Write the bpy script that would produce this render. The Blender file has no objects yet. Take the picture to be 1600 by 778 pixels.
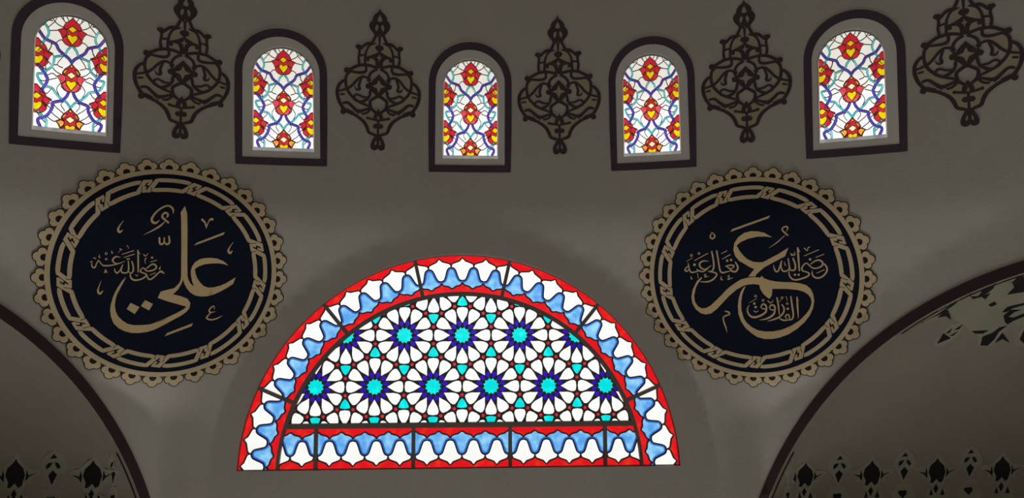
import bpy, math
import numpy as np
from mathutils import Vector, Matrix
from mathutils.geometry import delaunay_2d_cdt
D2 = bpy.data
SC = bpy.context.scene
COL = SC.collection
PI = math.pi
# ornament outlines in metres on their own surfaces
ARCHES={-1: [-0.1398, -3.4175, 2.3359, 1.1501], 1: [0.2409, -3.6084, 2.573, 1.1094]}
LETTERS_ALI=[[[0.1149,0.5949],[0.1356,0.5313],[0.1451,0.403],[0.1567,0.161],[0.167,-0.0095],[0.1779,-0.0483],[0.1975,-0.0805],[0.2255,-0.1027],[0.2084,-0.0606],[0.1954,-0.0086],[0.1915,0.0304],[0.1983,0.0697],[0.2199,0.1094],[0.2542,0.1367],[0.2955,0.15],[0.3435,0.1544],[0.3983,0.1499],[0.4483,0.1307],[0.4805,0.1055],[0.4937,0.0894],[0.4623,0.1016],[0.4129,0.1085],[0.3524,0.1044],[0.2985,0.096],[0.2517,0.0748],[0.2231,0.051],[0.2312,0.0121],[0.2453,-0.0268],[0.2714,-0.0654],[0.3033,-0.0975],[0.3402,-0.1098],[0.3826,-0.1075],[0.4366,-0.091],[0.4844,-0.0666],[0.5616,-0.0127],[0.5434,-0.0718],[0.499,-0.1062],[0.4396,-0.1441],[0.3862,-0.1718],[0.3324,-0.1875],[0.2843,-0.1904],[0.2358,-0.1815],[0.1924,-0.1528],[0.1637,-0.1141],[0.1471,-0.0818],[0.1332,-0.0431],[0.1235,-0.0825],[0.0968,-0.1354],[0.0607,-0.1754],[0.1233,-0.1904],[0.1777,-0.2123],[0.2003,-0.2448],[0.2029,-0.2503],[0.1992,-0.2933],[0.1743,-0.33],[0.1345,-0.3634],[0.0374,-0.4235],[-0.0758,-0.4896],[0.0427,-0.4267],[-0.0708,-0.4895],[-0.1275,-0.5093],[-0.1844,-0.5178],[-0.2413,-0.5179],[-0.2984,-0.5031],[-0.3445,-0.4776],[-0.3855,-0.4331],[-0.4075,-0.3759],[-0.4155,-0.3188],[-0.4119,-0.2743],[-0.4006,-0.217],[-0.3863,-0.1659],[-0.3766,-0.134],[-0.394,-0.1945],[-0.3691,-0.1305],[-0.3383,-0.0727],[-0.3094,-0.0337],[-0.3166,-0.0593],[-0.3468,-0.1299],[-0.3665,-0.1875],[-0.3515,-0.1333],[-0.3665,-0.1718],[-0.3781,-0.2228],[-0.3822,-0.2801],[-0.3733,-0.3308],[-0.3547,-0.3721],[-0.3194,-0.4101],[-0.2788,-0.4387],[-0.233,-0.4494],[-0.1704,-0.449],[-0.1076,-0.4421],[-0.028,-0.4142],[0.0404,-0.3808],[-0.0787,-0.4276],[0.0066,-0.391],[0.0922,-0.3441],[0.1494,-0.3072],[0.1749,-0.2838],[0.1357,-0.2712],[0.0283,-0.2403],[-0.0575,-0.2095],[-0.0371,-0.1539],[0.0402,-0.1293],[0.0668,-0.1231],[0.1055,-0.0765],[0.1156,-0.0436],[0.1168,-0.0111],[0.1064,0.2146],[0.1096,0.159],[0.0919,0.4641],[0.0838,0.5344]],[[-0.2913,-0.3104],[-0.2633,-0.2568],[-0.1936,-0.2928],[-0.2278,-0.3532]],[[-0.1839,-0.283],[-0.1538,-0.2308],[-0.092,-0.2633],[-0.1191,-0.3208]],[[0.013,-0.5471],[0.0304,-0.5188],[0.2332,-0.4288],[0.2239,-0.4567]],[[0.2065,0.2553],[0.2242,0.2799],[0.4493,0.3863],[0.4368,0.3596]],[[0.2476,0.483],[0.257,0.4965],[0.2728,0.4812],[0.2854,0.4689],[0.2961,0.437],[0.3143,0.4901],[0.3346,0.5056],[0.3502,0.4953],[0.3452,0.4755],[0.3297,0.4844],[0.3154,0.4706],[0.2949,0.4046],[0.2772,0.4555],[0.2584,0.4706]]]
STROKES_ALI=[[[0.5233,0.2982,0.0031],[0.4953,0.2513,0.0098],[0.4869,0.2183,0.0184],[0.5045,0.2006,0.0172],[0.5186,0.2228,0.0074]],[[-0.3507,0.437,0.0028],[-0.379,0.3885,0.0111],[-0.3875,0.357,0.0177],[-0.3738,0.3375,0.0155],[-0.3543,0.3591,0.0056]],[[-0.4932,-0.0746,0.0027],[-0.5097,-0.1346,0.0088],[-0.5121,-0.166,0.0153],[-0.4965,-0.1844,0.0164],[-0.4773,-0.1588,0.0066]],[[0.0261,0.521,0.0035],[0.0213,0.5625,0.0162],[-0.0117,0.5873,0.015],[-0.0571,0.5712,0.0138],[-0.1066,0.5248,0.0137],[-0.1371,0.4688,0.0171],[-0.1283,0.439,0.0205],[-0.1051,0.4329,0.0172],[-0.0777,0.458,0.0046]],[[-0.0077,0.4421,0.015],[-0.0529,0.4806,0.0173],[-0.0568,0.5027,0.015],[-0.0377,0.5251,0.0161],[-0.0171,0.5162,0.0162],[-0.0161,0.4958,0.0127],[-0.0271,0.4836,0.0046]],[[-0.0368,0.4466,0.0058],[-0.0724,0.4083,0.0149],[-0.1276,0.3671,0.0103],[-0.1938,0.3269,0.0017]],[[-0.0701,0.3085,0.0138],[-0.066,0.2645,0.015],[-0.0499,0.2539,0.0138],[-0.0336,0.2725,0.0115],[-0.0327,0.3105,0.0104]],[[-0.0339,0.2788,0.0081],[-0.0124,0.2558,0.015],[0.0098,0.2747,0.0139],[0.0024,0.3251,0.0128]],[[0.4018,-0.3005,0.0061],[0.3943,-0.2739,0.0098],[0.3708,-0.2909,0.011],[0.359,-0.3197,0.0122],[0.3761,-0.3309,0.011],[0.4092,-0.3238,0.0037]],[[0.3761,-0.3309,0.0085],[0.3476,-0.3679,0.0121],[0.3456,-0.3866,0.0146],[0.3827,-0.3977,0.0134],[0.4309,-0.3839,0.011],[0.4726,-0.3586,0.0018]],[[-0.0178,0.0031,0.0058],[-0.036,0.0185,0.0173],[-0.056,0.0146,0.0115],[-0.0859,-0.0198,0.0115],[-0.1189,-0.0497,0.0126],[-0.1422,-0.0408,0.0114],[-0.1493,-0.0123,0.0046]],[[-0.1264,-0.0128,0.0046],[-0.0873,0.0071,0.0069]],[[-0.047,0.065,0.0029],[-0.0574,0.0421,0.0104],[-0.0474,0.0393,0.0046]],[[-0.1688,0.0348,0.0057],[-0.1468,0.0516,0.0091],[-0.1196,0.0781,0.0114],[-0.0967,0.079,0.0138],[-0.0814,0.0604,0.0126],[-0.0917,0.0377,0.0115],[-0.1225,0.0238,0.0126],[-0.1568,0.0225,0.0103],[-0.1808,0.0471,0.0085],[-0.1945,0.037,0.0079],[-0.2019,0.0145,0.0113],[-0.1786,0.0026,0.0102],[-0.1582,-0.0062,0.0114],[-0.1601,-0.0255,0.0125],[-0.193,-0.0502,0.0125],[-0.2378,-0.0612,0.0147],[-0.2666,-0.0481,0.0135],[-0.2781,-0.02,0.0101],[-0.2745,-0.0009,0.0034]],[[-0.1293,0.1,0.0057],[-0.0814,0.116,0.0069]],[[-0.1837,0.1622,0.0068],[-0.1705,0.1477,0.008],[-0.1517,0.17,0.0046]],[[-0.165,0.1302,0.0102],[-0.1728,0.114,0.0068],[-0.1655,0.0826,0.0034]],[[-0.2295,0.1934,0.0113],[-0.2232,0.1024,0.0124],[-0.2187,0.0107,0.0102]],[[-0.2301,0.184,0.0113],[-0.2121,0.1628,0.0045]],[[-0.2709,0.0972,0.0101],[-0.2573,0.0504,0.0113],[-0.2584,0.0156,0.0124],[-0.2717,-0.002,0.009],[-0.289,0.0081,0.0079]],[[-0.2992,0.1022,0.0078],[-0.2924,0.0427,0.0112],[-0.3,0.0045,0.0101],[-0.3305,-0.0017,0.0123],[-0.3481,0.0153,0.0089],[-0.3393,0.0659,0.0078]],[[-0.3393,0.0659,0.0067],[-0.3567,0.0213,0.0089],[-0.3777,-0.0059,0.0111],[-0.3952,0.0135,0.0089],[-0.399,0.0353,0.0033]],[[-0.3094,0.1162,0.0089],[-0.2905,0.1196,0.0101]],[[-0.3492,0.1544,0.0056],[-0.2614,0.19,0.0079]],[[-0.3324,0.129,0.0056],[-0.2555,0.1608,0.0079]],[[-0.3602,0.1289,0.0044],[-0.3926,0.1324,0.0122],[-0.4147,0.1095,0.0133],[-0.4098,0.0879,0.0111],[-0.3787,0.0737,0.01],[-0.3241,0.098,0.0033]],[[-0.3622,0.0788,0.0056],[-0.4113,0.0616,0.0099],[-0.4661,0.0531,0.0121],[-0.4911,0.0595,0.0088],[-0.5201,0.0966,0.0076]],[[-0.5201,0.0966,0.0076],[-0.5325,0.07,0.0087],[-0.5446,0.0354,0.012],[-0.561,0.0378,0.0109],[-0.569,0.0591,0.0076],[-0.5687,0.0869,0.0054],[-0.5845,0.0769,0.0027]],[[-0.5617,0.1119,0.0043],[-0.5482,0.1156,0.0076],[-0.5395,0.1037,0.0044]],[[-0.5153,0.145,0.0033],[-0.5175,0.1233,0.0087],[-0.5065,0.1207,0.0044]],[[-0.4254,0.1836,0.0033],[-0.4243,0.1607,0.0099],[-0.415,0.1624,0.0044]],[[-0.3653,0.1991,0.0089],[-0.3539,0.1935,0.01]],[[-0.3619,0.1868,0.0044],[-0.3786,0.1654,0.0028]],[[-0.315,0.2297,0.0067],[-0.305,0.219,0.0045],[-0.303,0.2023,0.0022]],[[-0.4603,0.0234,0.0044],[-0.4697,0.0118,0.0077],[-0.4541,0.0087,0.0044],[-0.4745,-0.0034,0.0077],[-0.446,0.0002,0.0033]],[[-0.2373,-0.0122,0.0056],[-0.2283,-0.0246,0.0057],[-0.2164,-0.0115,0.0034]],[[-0.1183,0.1373,0.0183],[-0.1177,0.1373,0.0183]],[[-0.4646,0.1091,0.0187],[-0.464,0.1091,0.0187]],[[-0.4588,0.1553,0.0049],[-0.4607,0.149,0.0049],[-0.466,0.1462,0.0049],[-0.4716,0.1485,0.0049],[-0.4741,0.1545,0.0049],[-0.4722,0.1607,0.0049],[-0.4669,0.1635,0.0049],[-0.4613,0.1613,0.0049],[-0.4588,0.1553,0.0049]]]
LETTERS_UMAR=[[[0.175,0.3555],[0.1119,0.3973],[0.0567,0.4126],[0.0009,0.4162],[-0.0559,0.4039],[-0.1076,0.3696],[-0.1447,0.3147],[-0.1555,0.2555],[-0.1433,0.2021],[-0.1106,0.1547],[-0.0798,0.1373],[-0.031,0.1028],[0.015,0.0784],[-0.008,0.0523],[-0.0378,0.013],[0.0185,0.0118],[0.0352,0.038],[0.0996,0.0928],[0.1565,0.1243],[0.2755,0.186],[0.3058,0.2596],[0.215,0.2043],[0.089,0.1393],[0.0579,0.1382],[0.0083,0.1449],[-0.0408,0.1694],[-0.0769,0.2069],[-0.1064,0.2507],[-0.1266,0.2943],[-0.0907,0.3228],[-0.0268,0.3502],[0.0487,0.3657],[0.1168,0.3644]],[[-0.4411,0.0181],[-0.4853,-0.0221],[-0.5249,-0.1002],[-0.5392,-0.1688],[-0.533,-0.2253],[-0.5059,-0.2807],[-0.4617,-0.3188],[-0.4165,-0.3293],[-0.3706,-0.3192],[-0.3237,-0.2817],[-0.2631,-0.2172],[-0.2095,-0.1599],[-0.1435,-0.1032],[-0.0852,-0.0704],[-0.0502,-0.0605],[0.0002,-0.0547],[0.05,-0.0623],[0.0579,-0.0992],[0.0782,-0.1396],[0.108,-0.1735],[0.1322,-0.1906],[0.1519,-0.1608],[0.1603,-0.1009],[0.2787,-0.1036],[0.3637,-0.1137],[0.4177,-0.1311],[0.453,-0.158],[0.473,-0.1912],[0.4778,-0.2307],[0.4611,-0.2832],[0.4294,-0.3292],[0.3729,-0.3886],[0.3042,-0.4352],[0.2294,-0.4687],[0.1546,-0.4856],[0.086,-0.4871],[0.0238,-0.4757],[-0.0255,-0.4486],[-0.0682,-0.4078],[-0.0919,-0.3669],[-0.1097,-0.2899],[-0.109,-0.222],[-0.0981,-0.1545],[-0.0804,-0.1075],[-0.0633,-0.0741],[-0.0859,-0.0872],[-0.1096,-0.1273],[-0.1276,-0.1812],[-0.1379,-0.2489],[-0.1364,-0.3237],[-0.1168,-0.3919],[-0.0811,-0.4533],[-0.0323,-0.5009],[0.0154,-0.5369],[0.0775,-0.5549],[0.1398,-0.5546],[0.2022,-0.5427],[0.2772,-0.5122],[0.3523,-0.4619],[0.415,-0.402],[0.4592,-0.3426],[0.4884,-0.2769],[0.4995,-0.2113],[0.4924,-0.1521],[0.4728,-0.1059],[0.4378,-0.0725],[0.3883,-0.0558],[0.3279,-0.0446],[0.2608,-0.0432],[0.1874,-0.035],[0.1384,-0.024],[0.0957,-0.0065],[0.0718,0.0193],[0.0649,0.0008],[0.0152,0.0065],[-0.0413,0.0043],[-0.105,-0.0125],[-0.1505,-0.0419],[-0.1799,-0.0621],[-0.2328,-0.1053],[-0.273,-0.149],[-0.3268,-0.203],[-0.374,-0.2471],[-0.4139,-0.2688],[-0.4532,-0.2727],[-0.485,-0.2532],[-0.5094,-0.2117],[-0.5148,-0.1567],[-0.4969,-0.0814],[-0.4731,-0.0393],[-0.4385,0.0044]],[[-0.1752,0.4164],[-0.1551,0.4422],[0.1664,0.549],[0.1534,0.5253]]]
STROKES_UMAR=[[[0.3039,0.3683,0.0134],[0.2629,0.4116,0.0134],[0.268,0.436,0.011],[0.2945,0.4445,0.0134],[0.3062,0.431,0.0121],[0.2948,0.4011,0.0036]],[[0.2796,0.3674,0.0049],[0.2131,0.3085,0.0086],[0.1435,0.2623,0.0018]],[[-0.332,0.4239,0.0032],[-0.3448,0.3942,0.0103],[-0.3483,0.373,0.0129],[-0.3283,0.3604,0.0128],[-0.3095,0.3798,0.0128],[-0.3169,0.4013,0.0115],[-0.3323,0.4152,0.0064]],[[-0.2504,-0.2992,0.0077],[-0.2219,-0.3083,0.0154],[-0.2131,-0.3281,0.0128],[-0.2424,-0.3403,0.0128],[-0.2675,-0.3573,0.0103],[-0.263,-0.4053,0.0129],[-0.2482,-0.4534,0.0103],[-0.2424,-0.5015,0.0013]],[[-0.1434,0.1465,0.0101],[-0.1233,0.0993,0.0152],[-0.1406,0.0629,0.0152],[-0.1723,0.0636,0.014],[-0.1966,0.091,0.0114],[-0.2276,0.1105,0.0076]],[[-0.2275,0.1118,0.0089],[-0.189,0.1189,0.0127],[-0.1562,0.1135,0.0114],[-0.1679,0.0937,0.0089],[-0.1968,0.0856,0.0076]],[[-0.1689,0.0703,0.0051],[-0.2299,0.0581,0.0115],[-0.2589,0.052,0.0141],[-0.2789,0.0793,0.0128],[-0.289,0.1669,0.0128],[-0.2993,0.2507,0.0128]],[[-0.2534,0.176,0.0064],[-0.1848,0.2142,0.0076]],[[-0.2576,0.2262,0.0064],[-0.2119,0.2482,0.0076]],[[-0.3419,0.2471,0.0116],[-0.3297,0.1477,0.0141],[-0.3343,0.0906,0.0142],[-0.3546,0.0674,0.0116],[-0.3773,0.0664,0.009]],[[-0.3773,0.0664,0.0103],[-0.3198,0.0532,0.0129],[-0.3092,0.0327,0.0128],[-0.3418,-0.0073,0.0142],[-0.388,-0.0269,0.0142],[-0.4497,-0.0274,0.0078]],[[-0.3425,0.2351,0.0103],[-0.3271,0.2046,0.0039]],[[-0.3763,0.1588,0.0052],[-0.4182,0.1631,0.013],[-0.453,0.1403,0.0143],[-0.4468,0.1064,0.0143],[-0.4088,0.0853,0.0117],[-0.3523,0.1199,0.0052]],[[-0.3827,0.0895,0.0052],[-0.4292,0.0654,0.0117],[-0.4708,0.0797,0.0104],[-0.4802,0.0887,0.0078]],[[-0.4547,0.076,0.0065],[-0.5043,0.062,0.0131],[-0.5337,0.0638,0.0131],[-0.5465,0.0981,0.0105],[-0.5529,0.1423,0.0092]],[[-0.5473,0.1218,0.0066],[-0.5711,0.1053,0.0105],[-0.5841,0.0817,0.0132],[-0.5662,0.0712,0.0118],[-0.5453,0.0946,0.0066]],[[-0.496,0.1682,0.0065],[-0.3762,0.2306,0.0077]],[[-0.5145,0.1922,0.0052],[-0.5685,0.1595,0.0033]],[[-0.5341,0.0264,0.0039],[-0.5314,0.0011,0.0105],[-0.52,0.0057,0.0033]],[[-0.4742,0.0492,0.0065],[-0.471,0.005,0.0052]],[[-0.4009,0.0445,0.0052],[-0.4177,0.0333,0.0091],[-0.3985,0.0275,0.0052],[-0.4153,0.0143,0.0091],[-0.376,0.0238,0.0032]],[[-0.2698,0.0219,0.0038],[-0.2712,-0.0099,0.0115],[-0.2552,-0.0108,0.0038]],[[-0.1992,0.0293,0.0051],[-0.2125,0.0174,0.0089],[-0.1969,0.0104,0.0051],[-0.2149,-0.0095,0.0102],[-0.1684,0.0058,0.0032]],[[0.5926,0.106,0.0129],[0.6113,0.0732,0.0138],[0.6051,0.0358,0.0139],[0.5716,-0.0009,0.0139],[0.5313,-0.0134,0.0149],[0.5019,0.0009,0.013],[0.4903,0.0283,0.01],[0.4947,0.0552,0.003]],[[0.5278,0.0299,0.006],[0.5894,0.0578,0.0069]],[[0.4806,0.1096,0.007],[0.5165,0.1353,0.011],[0.5516,0.1422,0.0139],[0.5782,0.1198,0.0149],[0.5697,0.0906,0.0139],[0.5293,0.0731,0.012],[0.4945,0.0768,0.011],[0.4703,0.0991,0.01],[0.4509,0.1186,0.01],[0.4306,0.1112,0.01],[0.4093,0.0794,0.0121],[0.4135,0.0548,0.0121],[0.4432,0.0431,0.011],[0.4653,0.029,0.013],[0.457,0.0075,0.014],[0.4111,-0.0131,0.0141],[0.35,-0.0253,0.0142],[0.3152,-0.0054,0.0132],[0.3014,0.0333,0.0102],[0.3049,0.0605,0.0041]],[[0.5251,0.1672,0.006],[0.5906,0.1915,0.0069]],[[0.4332,0.1839,0.006],[0.5498,0.2315,0.007]],[[0.4357,0.2499,0.01],[0.4588,0.226,0.006],[0.4648,0.2525,0.008],[0.4821,0.2587,0.005]],[[0.3807,0.2574,0.0111],[0.3831,0.1884,0.0161],[0.3873,0.0555,0.0111]],[[0.3828,0.2476,0.0121],[0.3983,0.2175,0.004]],[[0.3393,0.1656,0.0121],[0.3551,0.1135,0.0141],[0.3523,0.0674,0.0142],[0.3227,0.06,0.0122],[0.3083,0.0823,0.0112],[0.3002,0.1641,0.0101]],[[0.3082,0.0795,0.0081],[0.2818,0.0546,0.0112],[0.2514,0.0576,0.0133],[0.2385,0.0952,0.0102],[0.2456,0.1468,0.0092],[0.23,0.1009,0.0112],[0.213,0.0575,0.0123],[0.1925,0.0553,0.0133],[0.1808,0.0858,0.0092],[0.1757,0.1134,0.0026]],[[0.2671,0.1353,0.0041],[0.2745,0.104,0.0081]],[[0.3223,0.2111,0.0061],[0.3301,0.1902,0.0081],[0.3408,0.205,0.0051],[0.3438,0.1898,0.0071],[0.3556,0.1958,0.0071],[0.355,0.2207,0.0061]],[[0.3603,-0.1796,0.0109],[0.3615,-0.269,0.0146],[0.3656,-0.3686,0.0037]],[[0.3582,-0.1862,0.0097],[0.3725,-0.2129,0.0036]],[[0.3099,-0.1723,0.011],[0.3165,-0.2486,0.0146],[0.3246,-0.3352,0.0134],[0.3123,-0.3751,0.0122],[0.2814,-0.3816,0.0098],[0.2445,-0.3849,0.0135],[0.2141,-0.3714,0.0099],[0.2025,-0.3512,0.0037]],[[0.2939,-0.375,0.0073],[0.2889,-0.3416,0.0122],[0.2707,-0.3348,0.0123],[0.2577,-0.3561,0.0086],[0.2726,-0.3696,0.0061]],[[0.1948,-0.182,0.0123],[0.2044,-0.2608,0.0123],[0.2092,-0.3345,0.0062]],[[0.2339,-0.2444,0.0111],[0.2495,-0.2746,0.0123],[0.2438,-0.3146,0.0135],[0.2085,-0.3546,0.0148],[0.1583,-0.3779,0.0136],[0.108,-0.3932,0.0031]],[[0.1279,-0.2702,0.0087],[0.1443,-0.2469,0.0136],[0.1688,-0.2538,0.0148],[0.1738,-0.2873,0.0136],[0.1427,-0.2904,0.0099],[0.1279,-0.2702,0.0062]],[[0.174,-0.2806,0.0111],[0.1631,-0.3275,0.0161],[0.1089,-0.3676,0.0162],[0.0397,-0.3822,0.0031]],[[0.0565,-0.2662,0.0087],[0.0731,-0.2381,0.0137],[0.0959,-0.2464,0.0149],[0.1029,-0.2767,0.0124],[0.0747,-0.2812,0.01],[0.0565,-0.2649,0.0062]],[[0.1031,-0.27,0.0112],[0.0974,-0.3069,0.0162],[0.0538,-0.3404,0.0175],[-0.0033,-0.357,0.0188],[-0.0404,-0.3399,0.0164],[-0.0578,-0.2992,0.0114],[-0.0513,-0.262,0.0076],[-0.0368,-0.2452,0.0031]],[[-0.0011,-0.2995,0.01],[0.0142,-0.3104,0.0075],[0.0316,-0.297,0.0063]],[[0.0231,-0.1885,0.005],[-0.0423,-0.2248,0.0031]],[[0.1177,-0.2097,0.0099],[0.1419,-0.2281,0.0074],[0.1594,-0.2069,0.0062]],[[0.2326,-0.1944,0.0037],[0.2133,-0.2175,0.0031]],[[0.269,-0.1717,0.0061],[0.2757,-0.1884,0.0049],[0.278,-0.2117,0.0031]],[[-0.213,0.1596,0.0216],[-0.2124,0.1596,0.0216]],[[-0.1797,0.1655,0.0216],[-0.179,0.1655,0.0216]],[[-0.4982,0.1297,0.0261],[-0.4975,0.1297,0.0261]],[[-0.4455,0.231,0.0058],[-0.4483,0.2249,0.0058],[-0.4543,0.2225,0.0058],[-0.4602,0.2252,0.0058],[-0.4624,0.2314,0.0058],[-0.4596,0.2375,0.0058],[-0.4535,0.2399,0.0058],[-0.4477,0.2372,0.0058],[-0.4455,0.231,0.0058]],[[-0.512,0.2158,0.0059],[-0.515,0.2092,0.0059],[-0.5216,0.2065,0.0059],[-0.528,0.2094,0.0059],[-0.5303,0.2162,0.0059],[-0.5273,0.2228,0.0059],[-0.5207,0.2254,0.0059],[-0.5144,0.2225,0.0059],[-0.512,0.2158,0.0059]],[[0.3499,0.02,0.0202],[0.3504,0.02,0.0202]],[[0.3802,0.0193,0.0202],[0.3807,0.0193,0.0202]],[[0.4779,0.1517,0.022],[0.4784,0.1517,0.022]],[[0.2802,-0.2815,0.022],[0.2808,-0.2816,0.022]],[[0.0024,-0.232,0.0226],[0.003,-0.232,0.0226]],[[0.0124,-0.2645,0.0226],[0.0131,-0.2645,0.0226]],[[0.0253,-0.165,0.0056],[0.0225,-0.1716,0.0056],[0.0162,-0.1743,0.0056],[0.0101,-0.1714,0.0056],[0.0078,-0.1647,0.0056],[0.0106,-0.1581,0.0056],[0.0169,-0.1555,0.0056],[0.023,-0.1583,0.0056],[0.0253,-0.165,0.0056]],[[0.0856,-0.204,0.0056],[0.083,-0.2101,0.0056],[0.0772,-0.2126,0.0056],[0.0716,-0.21,0.0056],[0.0694,-0.2038,0.0056],[0.072,-0.1977,0.0056],[0.0778,-0.1952,0.0056],[0.0835,-0.1978,0.0056],[0.0856,-0.204,0.0056]],[[0.2447,-0.1826,0.0055],[0.2423,-0.1882,0.0055],[0.237,-0.1905,0.0055],[0.2319,-0.1881,0.0055],[0.2299,-0.1824,0.0055],[0.2323,-0.1768,0.0055],[0.2376,-0.1746,0.0055],[0.2427,-0.177,0.0055],[0.2447,-0.1826,0.0055]],[[0.2845,-0.235,0.0055],[0.2822,-0.2406,0.0055],[0.2769,-0.2429,0.0055],[0.2718,-0.2405,0.0055],[0.2698,-0.2348,0.0055],[0.2722,-0.2292,0.0055],[0.2775,-0.2269,0.0055],[0.2826,-0.2293,0.0055],[0.2845,-0.235,0.0055]]]
ORN_STROKES=[[[0.0251,0.8112,0.0185],[0.0444,0.7678,0.0199],[0.0572,0.7512,0.0185],[0.0858,0.746,0.0199],[0.1087,0.73,0.0185],[0.1286,0.7118,0.0185],[0.1608,0.7187,0.0171]],[[0.1429,0.706,0.0171],[0.1393,0.6808,0.0171],[0.1449,0.6412,0.0171],[0.1427,0.6197,0.0185],[0.139,0.5925,0.0171]],[[0.0286,0.7498,0.01],[0.0679,0.7339,0.0157],[0.0893,0.6992,0.0157],[0.0985,0.656,0.0171],[0.0998,0.595,0.0171]],[[0.0928,0.6668,0.0114],[0.1142,0.6631,0.0128],[0.1392,0.6557,0.0114]],[[0.0,0.804,0.0213],[0.0,0.7355,0.01]],[[-0.0747,0.4878,0.0185],[-0.0606,0.5329,0.0185],[-0.0249,0.5616,0.0185],[0.0321,0.5831,0.0185],[0.0891,0.5936,0.0199],[0.1461,0.586,0.0199],[0.1888,0.5641,0.0199],[0.2208,0.5472,0.0185]],[[0.203,0.5403,0.0199],[0.2263,0.5114,0.0199],[0.2318,0.465,0.0199],[0.2231,0.4223,0.0199],[0.2045,0.387,0.0199],[0.1561,0.3413,0.0199],[0.0922,0.3134,0.0171],[0.0532,0.2993,0.0114]],[[0.2291,0.4828,0.0157],[0.2616,0.4624,0.0199],[0.2856,0.4214,0.0228],[0.2853,0.3646,0.0242],[0.2637,0.3082,0.0213],[0.2268,0.2662,0.0213],[0.1558,0.235,0.0199],[0.1027,0.1965,0.0228],[0.0778,0.1578,0.0242],[0.0636,0.1226,0.0213],[0.0283,0.1086,0.0185],[0.0,0.0945,0.0185]],[[0.0913,0.5843,0.0171],[0.0926,0.552,0.0185],[0.1211,0.5368,0.0199],[0.1781,0.5384,0.0171],[0.2137,0.5437,0.0171]],[[0.0605,0.4914,0.0157],[0.0926,0.507,0.0157],[0.1246,0.5068,0.0157],[0.1565,0.4801,0.0171],[0.1863,0.4441,0.0171],[0.2203,0.4188,0.0171],[0.2734,0.4003,0.0142]],[[0.1224,0.4982,0.0142],[0.1387,0.4517,0.0171],[0.1336,0.4211,0.0185],[0.1578,0.4174,0.0114],[0.1692,0.4372,0.0043]],[[0.0625,0.3987,0.0185],[0.0604,0.3881,0.0171],[0.0781,0.356,0.0185],[0.1207,0.3323,0.0185],[0.1526,0.3378,0.0128]],[[0.0781,0.3667,0.01],[0.1136,0.3686,0.0142],[0.1456,0.3826,0.0142],[0.169,0.3732,0.0142],[0.1703,0.3447,0.0142]],[[0.0676,0.4807,0.0142],[0.0569,0.4201,0.0157],[0.0604,0.3845,0.0157]],[[0.0,0.3811,0.0213],[0.0369,0.3576,0.0199],[0.0582,0.3383,0.0199],[0.0539,0.2958,0.0199],[0.0269,0.2675,0.0185],[0.0035,0.2533,0.0142]],[[0.0553,0.2958,0.0128],[0.0993,0.2765,0.0171],[0.1418,0.2663,0.0242],[0.1773,0.2915,0.0199],[0.2128,0.3209,0.0185],[0.2447,0.3176,0.0157]],[[0.0567,0.2837,0.0142],[0.0794,0.2581,0.0157],[0.1134,0.2481,0.0142],[0.1417,0.2564,0.0142]],[[0.1807,0.256,0.0171],[0.2197,0.2733,0.0142]],[[0.0035,0.2109,0.0185],[0.0425,0.2144,0.0157],[0.0723,0.2214,0.0171]],[[0.0,0.2215,0.0185],[0.0,0.0945,0.0157]],[[0.2414,0.3794,0.0142],[0.2641,0.3756,0.0142]]]
ORN_POLYS=[[[0.0,0.9997],[0.0108,0.9779],[0.0323,0.9611],[0.0488,0.9378],[0.0516,0.9161],[0.0681,0.8979],[0.0753,0.8761],[0.0681,0.8508],[0.0501,0.8292],[0.0322,0.804],[0.0,0.7968]],[[0.1108,0.7134],[0.1358,0.7348],[0.1608,0.7346],[0.1715,0.7164],[0.1536,0.7023],[0.1429,0.6916],[0.1286,0.6989]],[[0.0,0.7376],[0.0214,0.7354],[0.0322,0.7174],[0.0214,0.7009],[0.0,0.6908]],[[0.0,0.6958],[0.0286,0.6778],[0.0571,0.6634],[0.0892,0.6524],[0.0963,0.6309],[0.082,0.6152],[0.0678,0.6238],[0.0678,0.6418],[0.0428,0.6383],[0.0285,0.6204],[0.025,0.5917],[0.0,0.5559]],[[0.0,0.533],[0.0271,0.5044],[0.0456,0.4858],[0.0697,0.4471],[0.0498,0.413],[0.032,0.3953],[0.0,0.3647]],[[0.0,0.2888],[0.0142,0.2675],[0.0298,0.2498],[0.0368,0.2215],[0.0319,0.2038],[0.0,0.2003]],[[0.0,0.1841],[0.0283,0.1826],[0.0389,0.1664],[0.0283,0.1495],[0.0,0.1495]],[[0.0,0.1157],[0.0141,0.0981],[0.0269,0.091],[0.041,0.065],[0.0515,0.0368],[0.048,0.0102],[0.0296,-0.0017],[0.0099,0.0018],[0.0,0.0137]]]
ORN_HOLES=[[[0.0,0.9583],[0.0129,0.9343],[0.0186,0.9125],[0.0,0.9038]],[[0.01,0.8814],[0.0215,0.8872],[0.033,0.8654],[0.0301,0.8452],[0.0215,0.8351],[0.01,0.8618]],[[0.0,0.6764],[0.0064,0.6585],[0.0228,0.6505],[0.0064,0.6419],[0.0,0.6161]],[[0.0085,0.072],[0.0184,0.0608],[0.0233,0.0418],[0.0176,0.0327],[0.0085,0.0418]],[[0.0,0.2441],[0.0099,0.2229],[0.0,0.2102]],[[0.0,0.8163],[0.005,0.8076],[0.0,0.7989]],[[0.0,0.5738],[0.0157,0.5774],[0.0,0.5545]]]
ORN_STAR=[[[0.0,0.493],[0.0142,0.4601],[0.0498,0.4479],[0.0142,0.4323],[0.0,0.3988]]]
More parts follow.
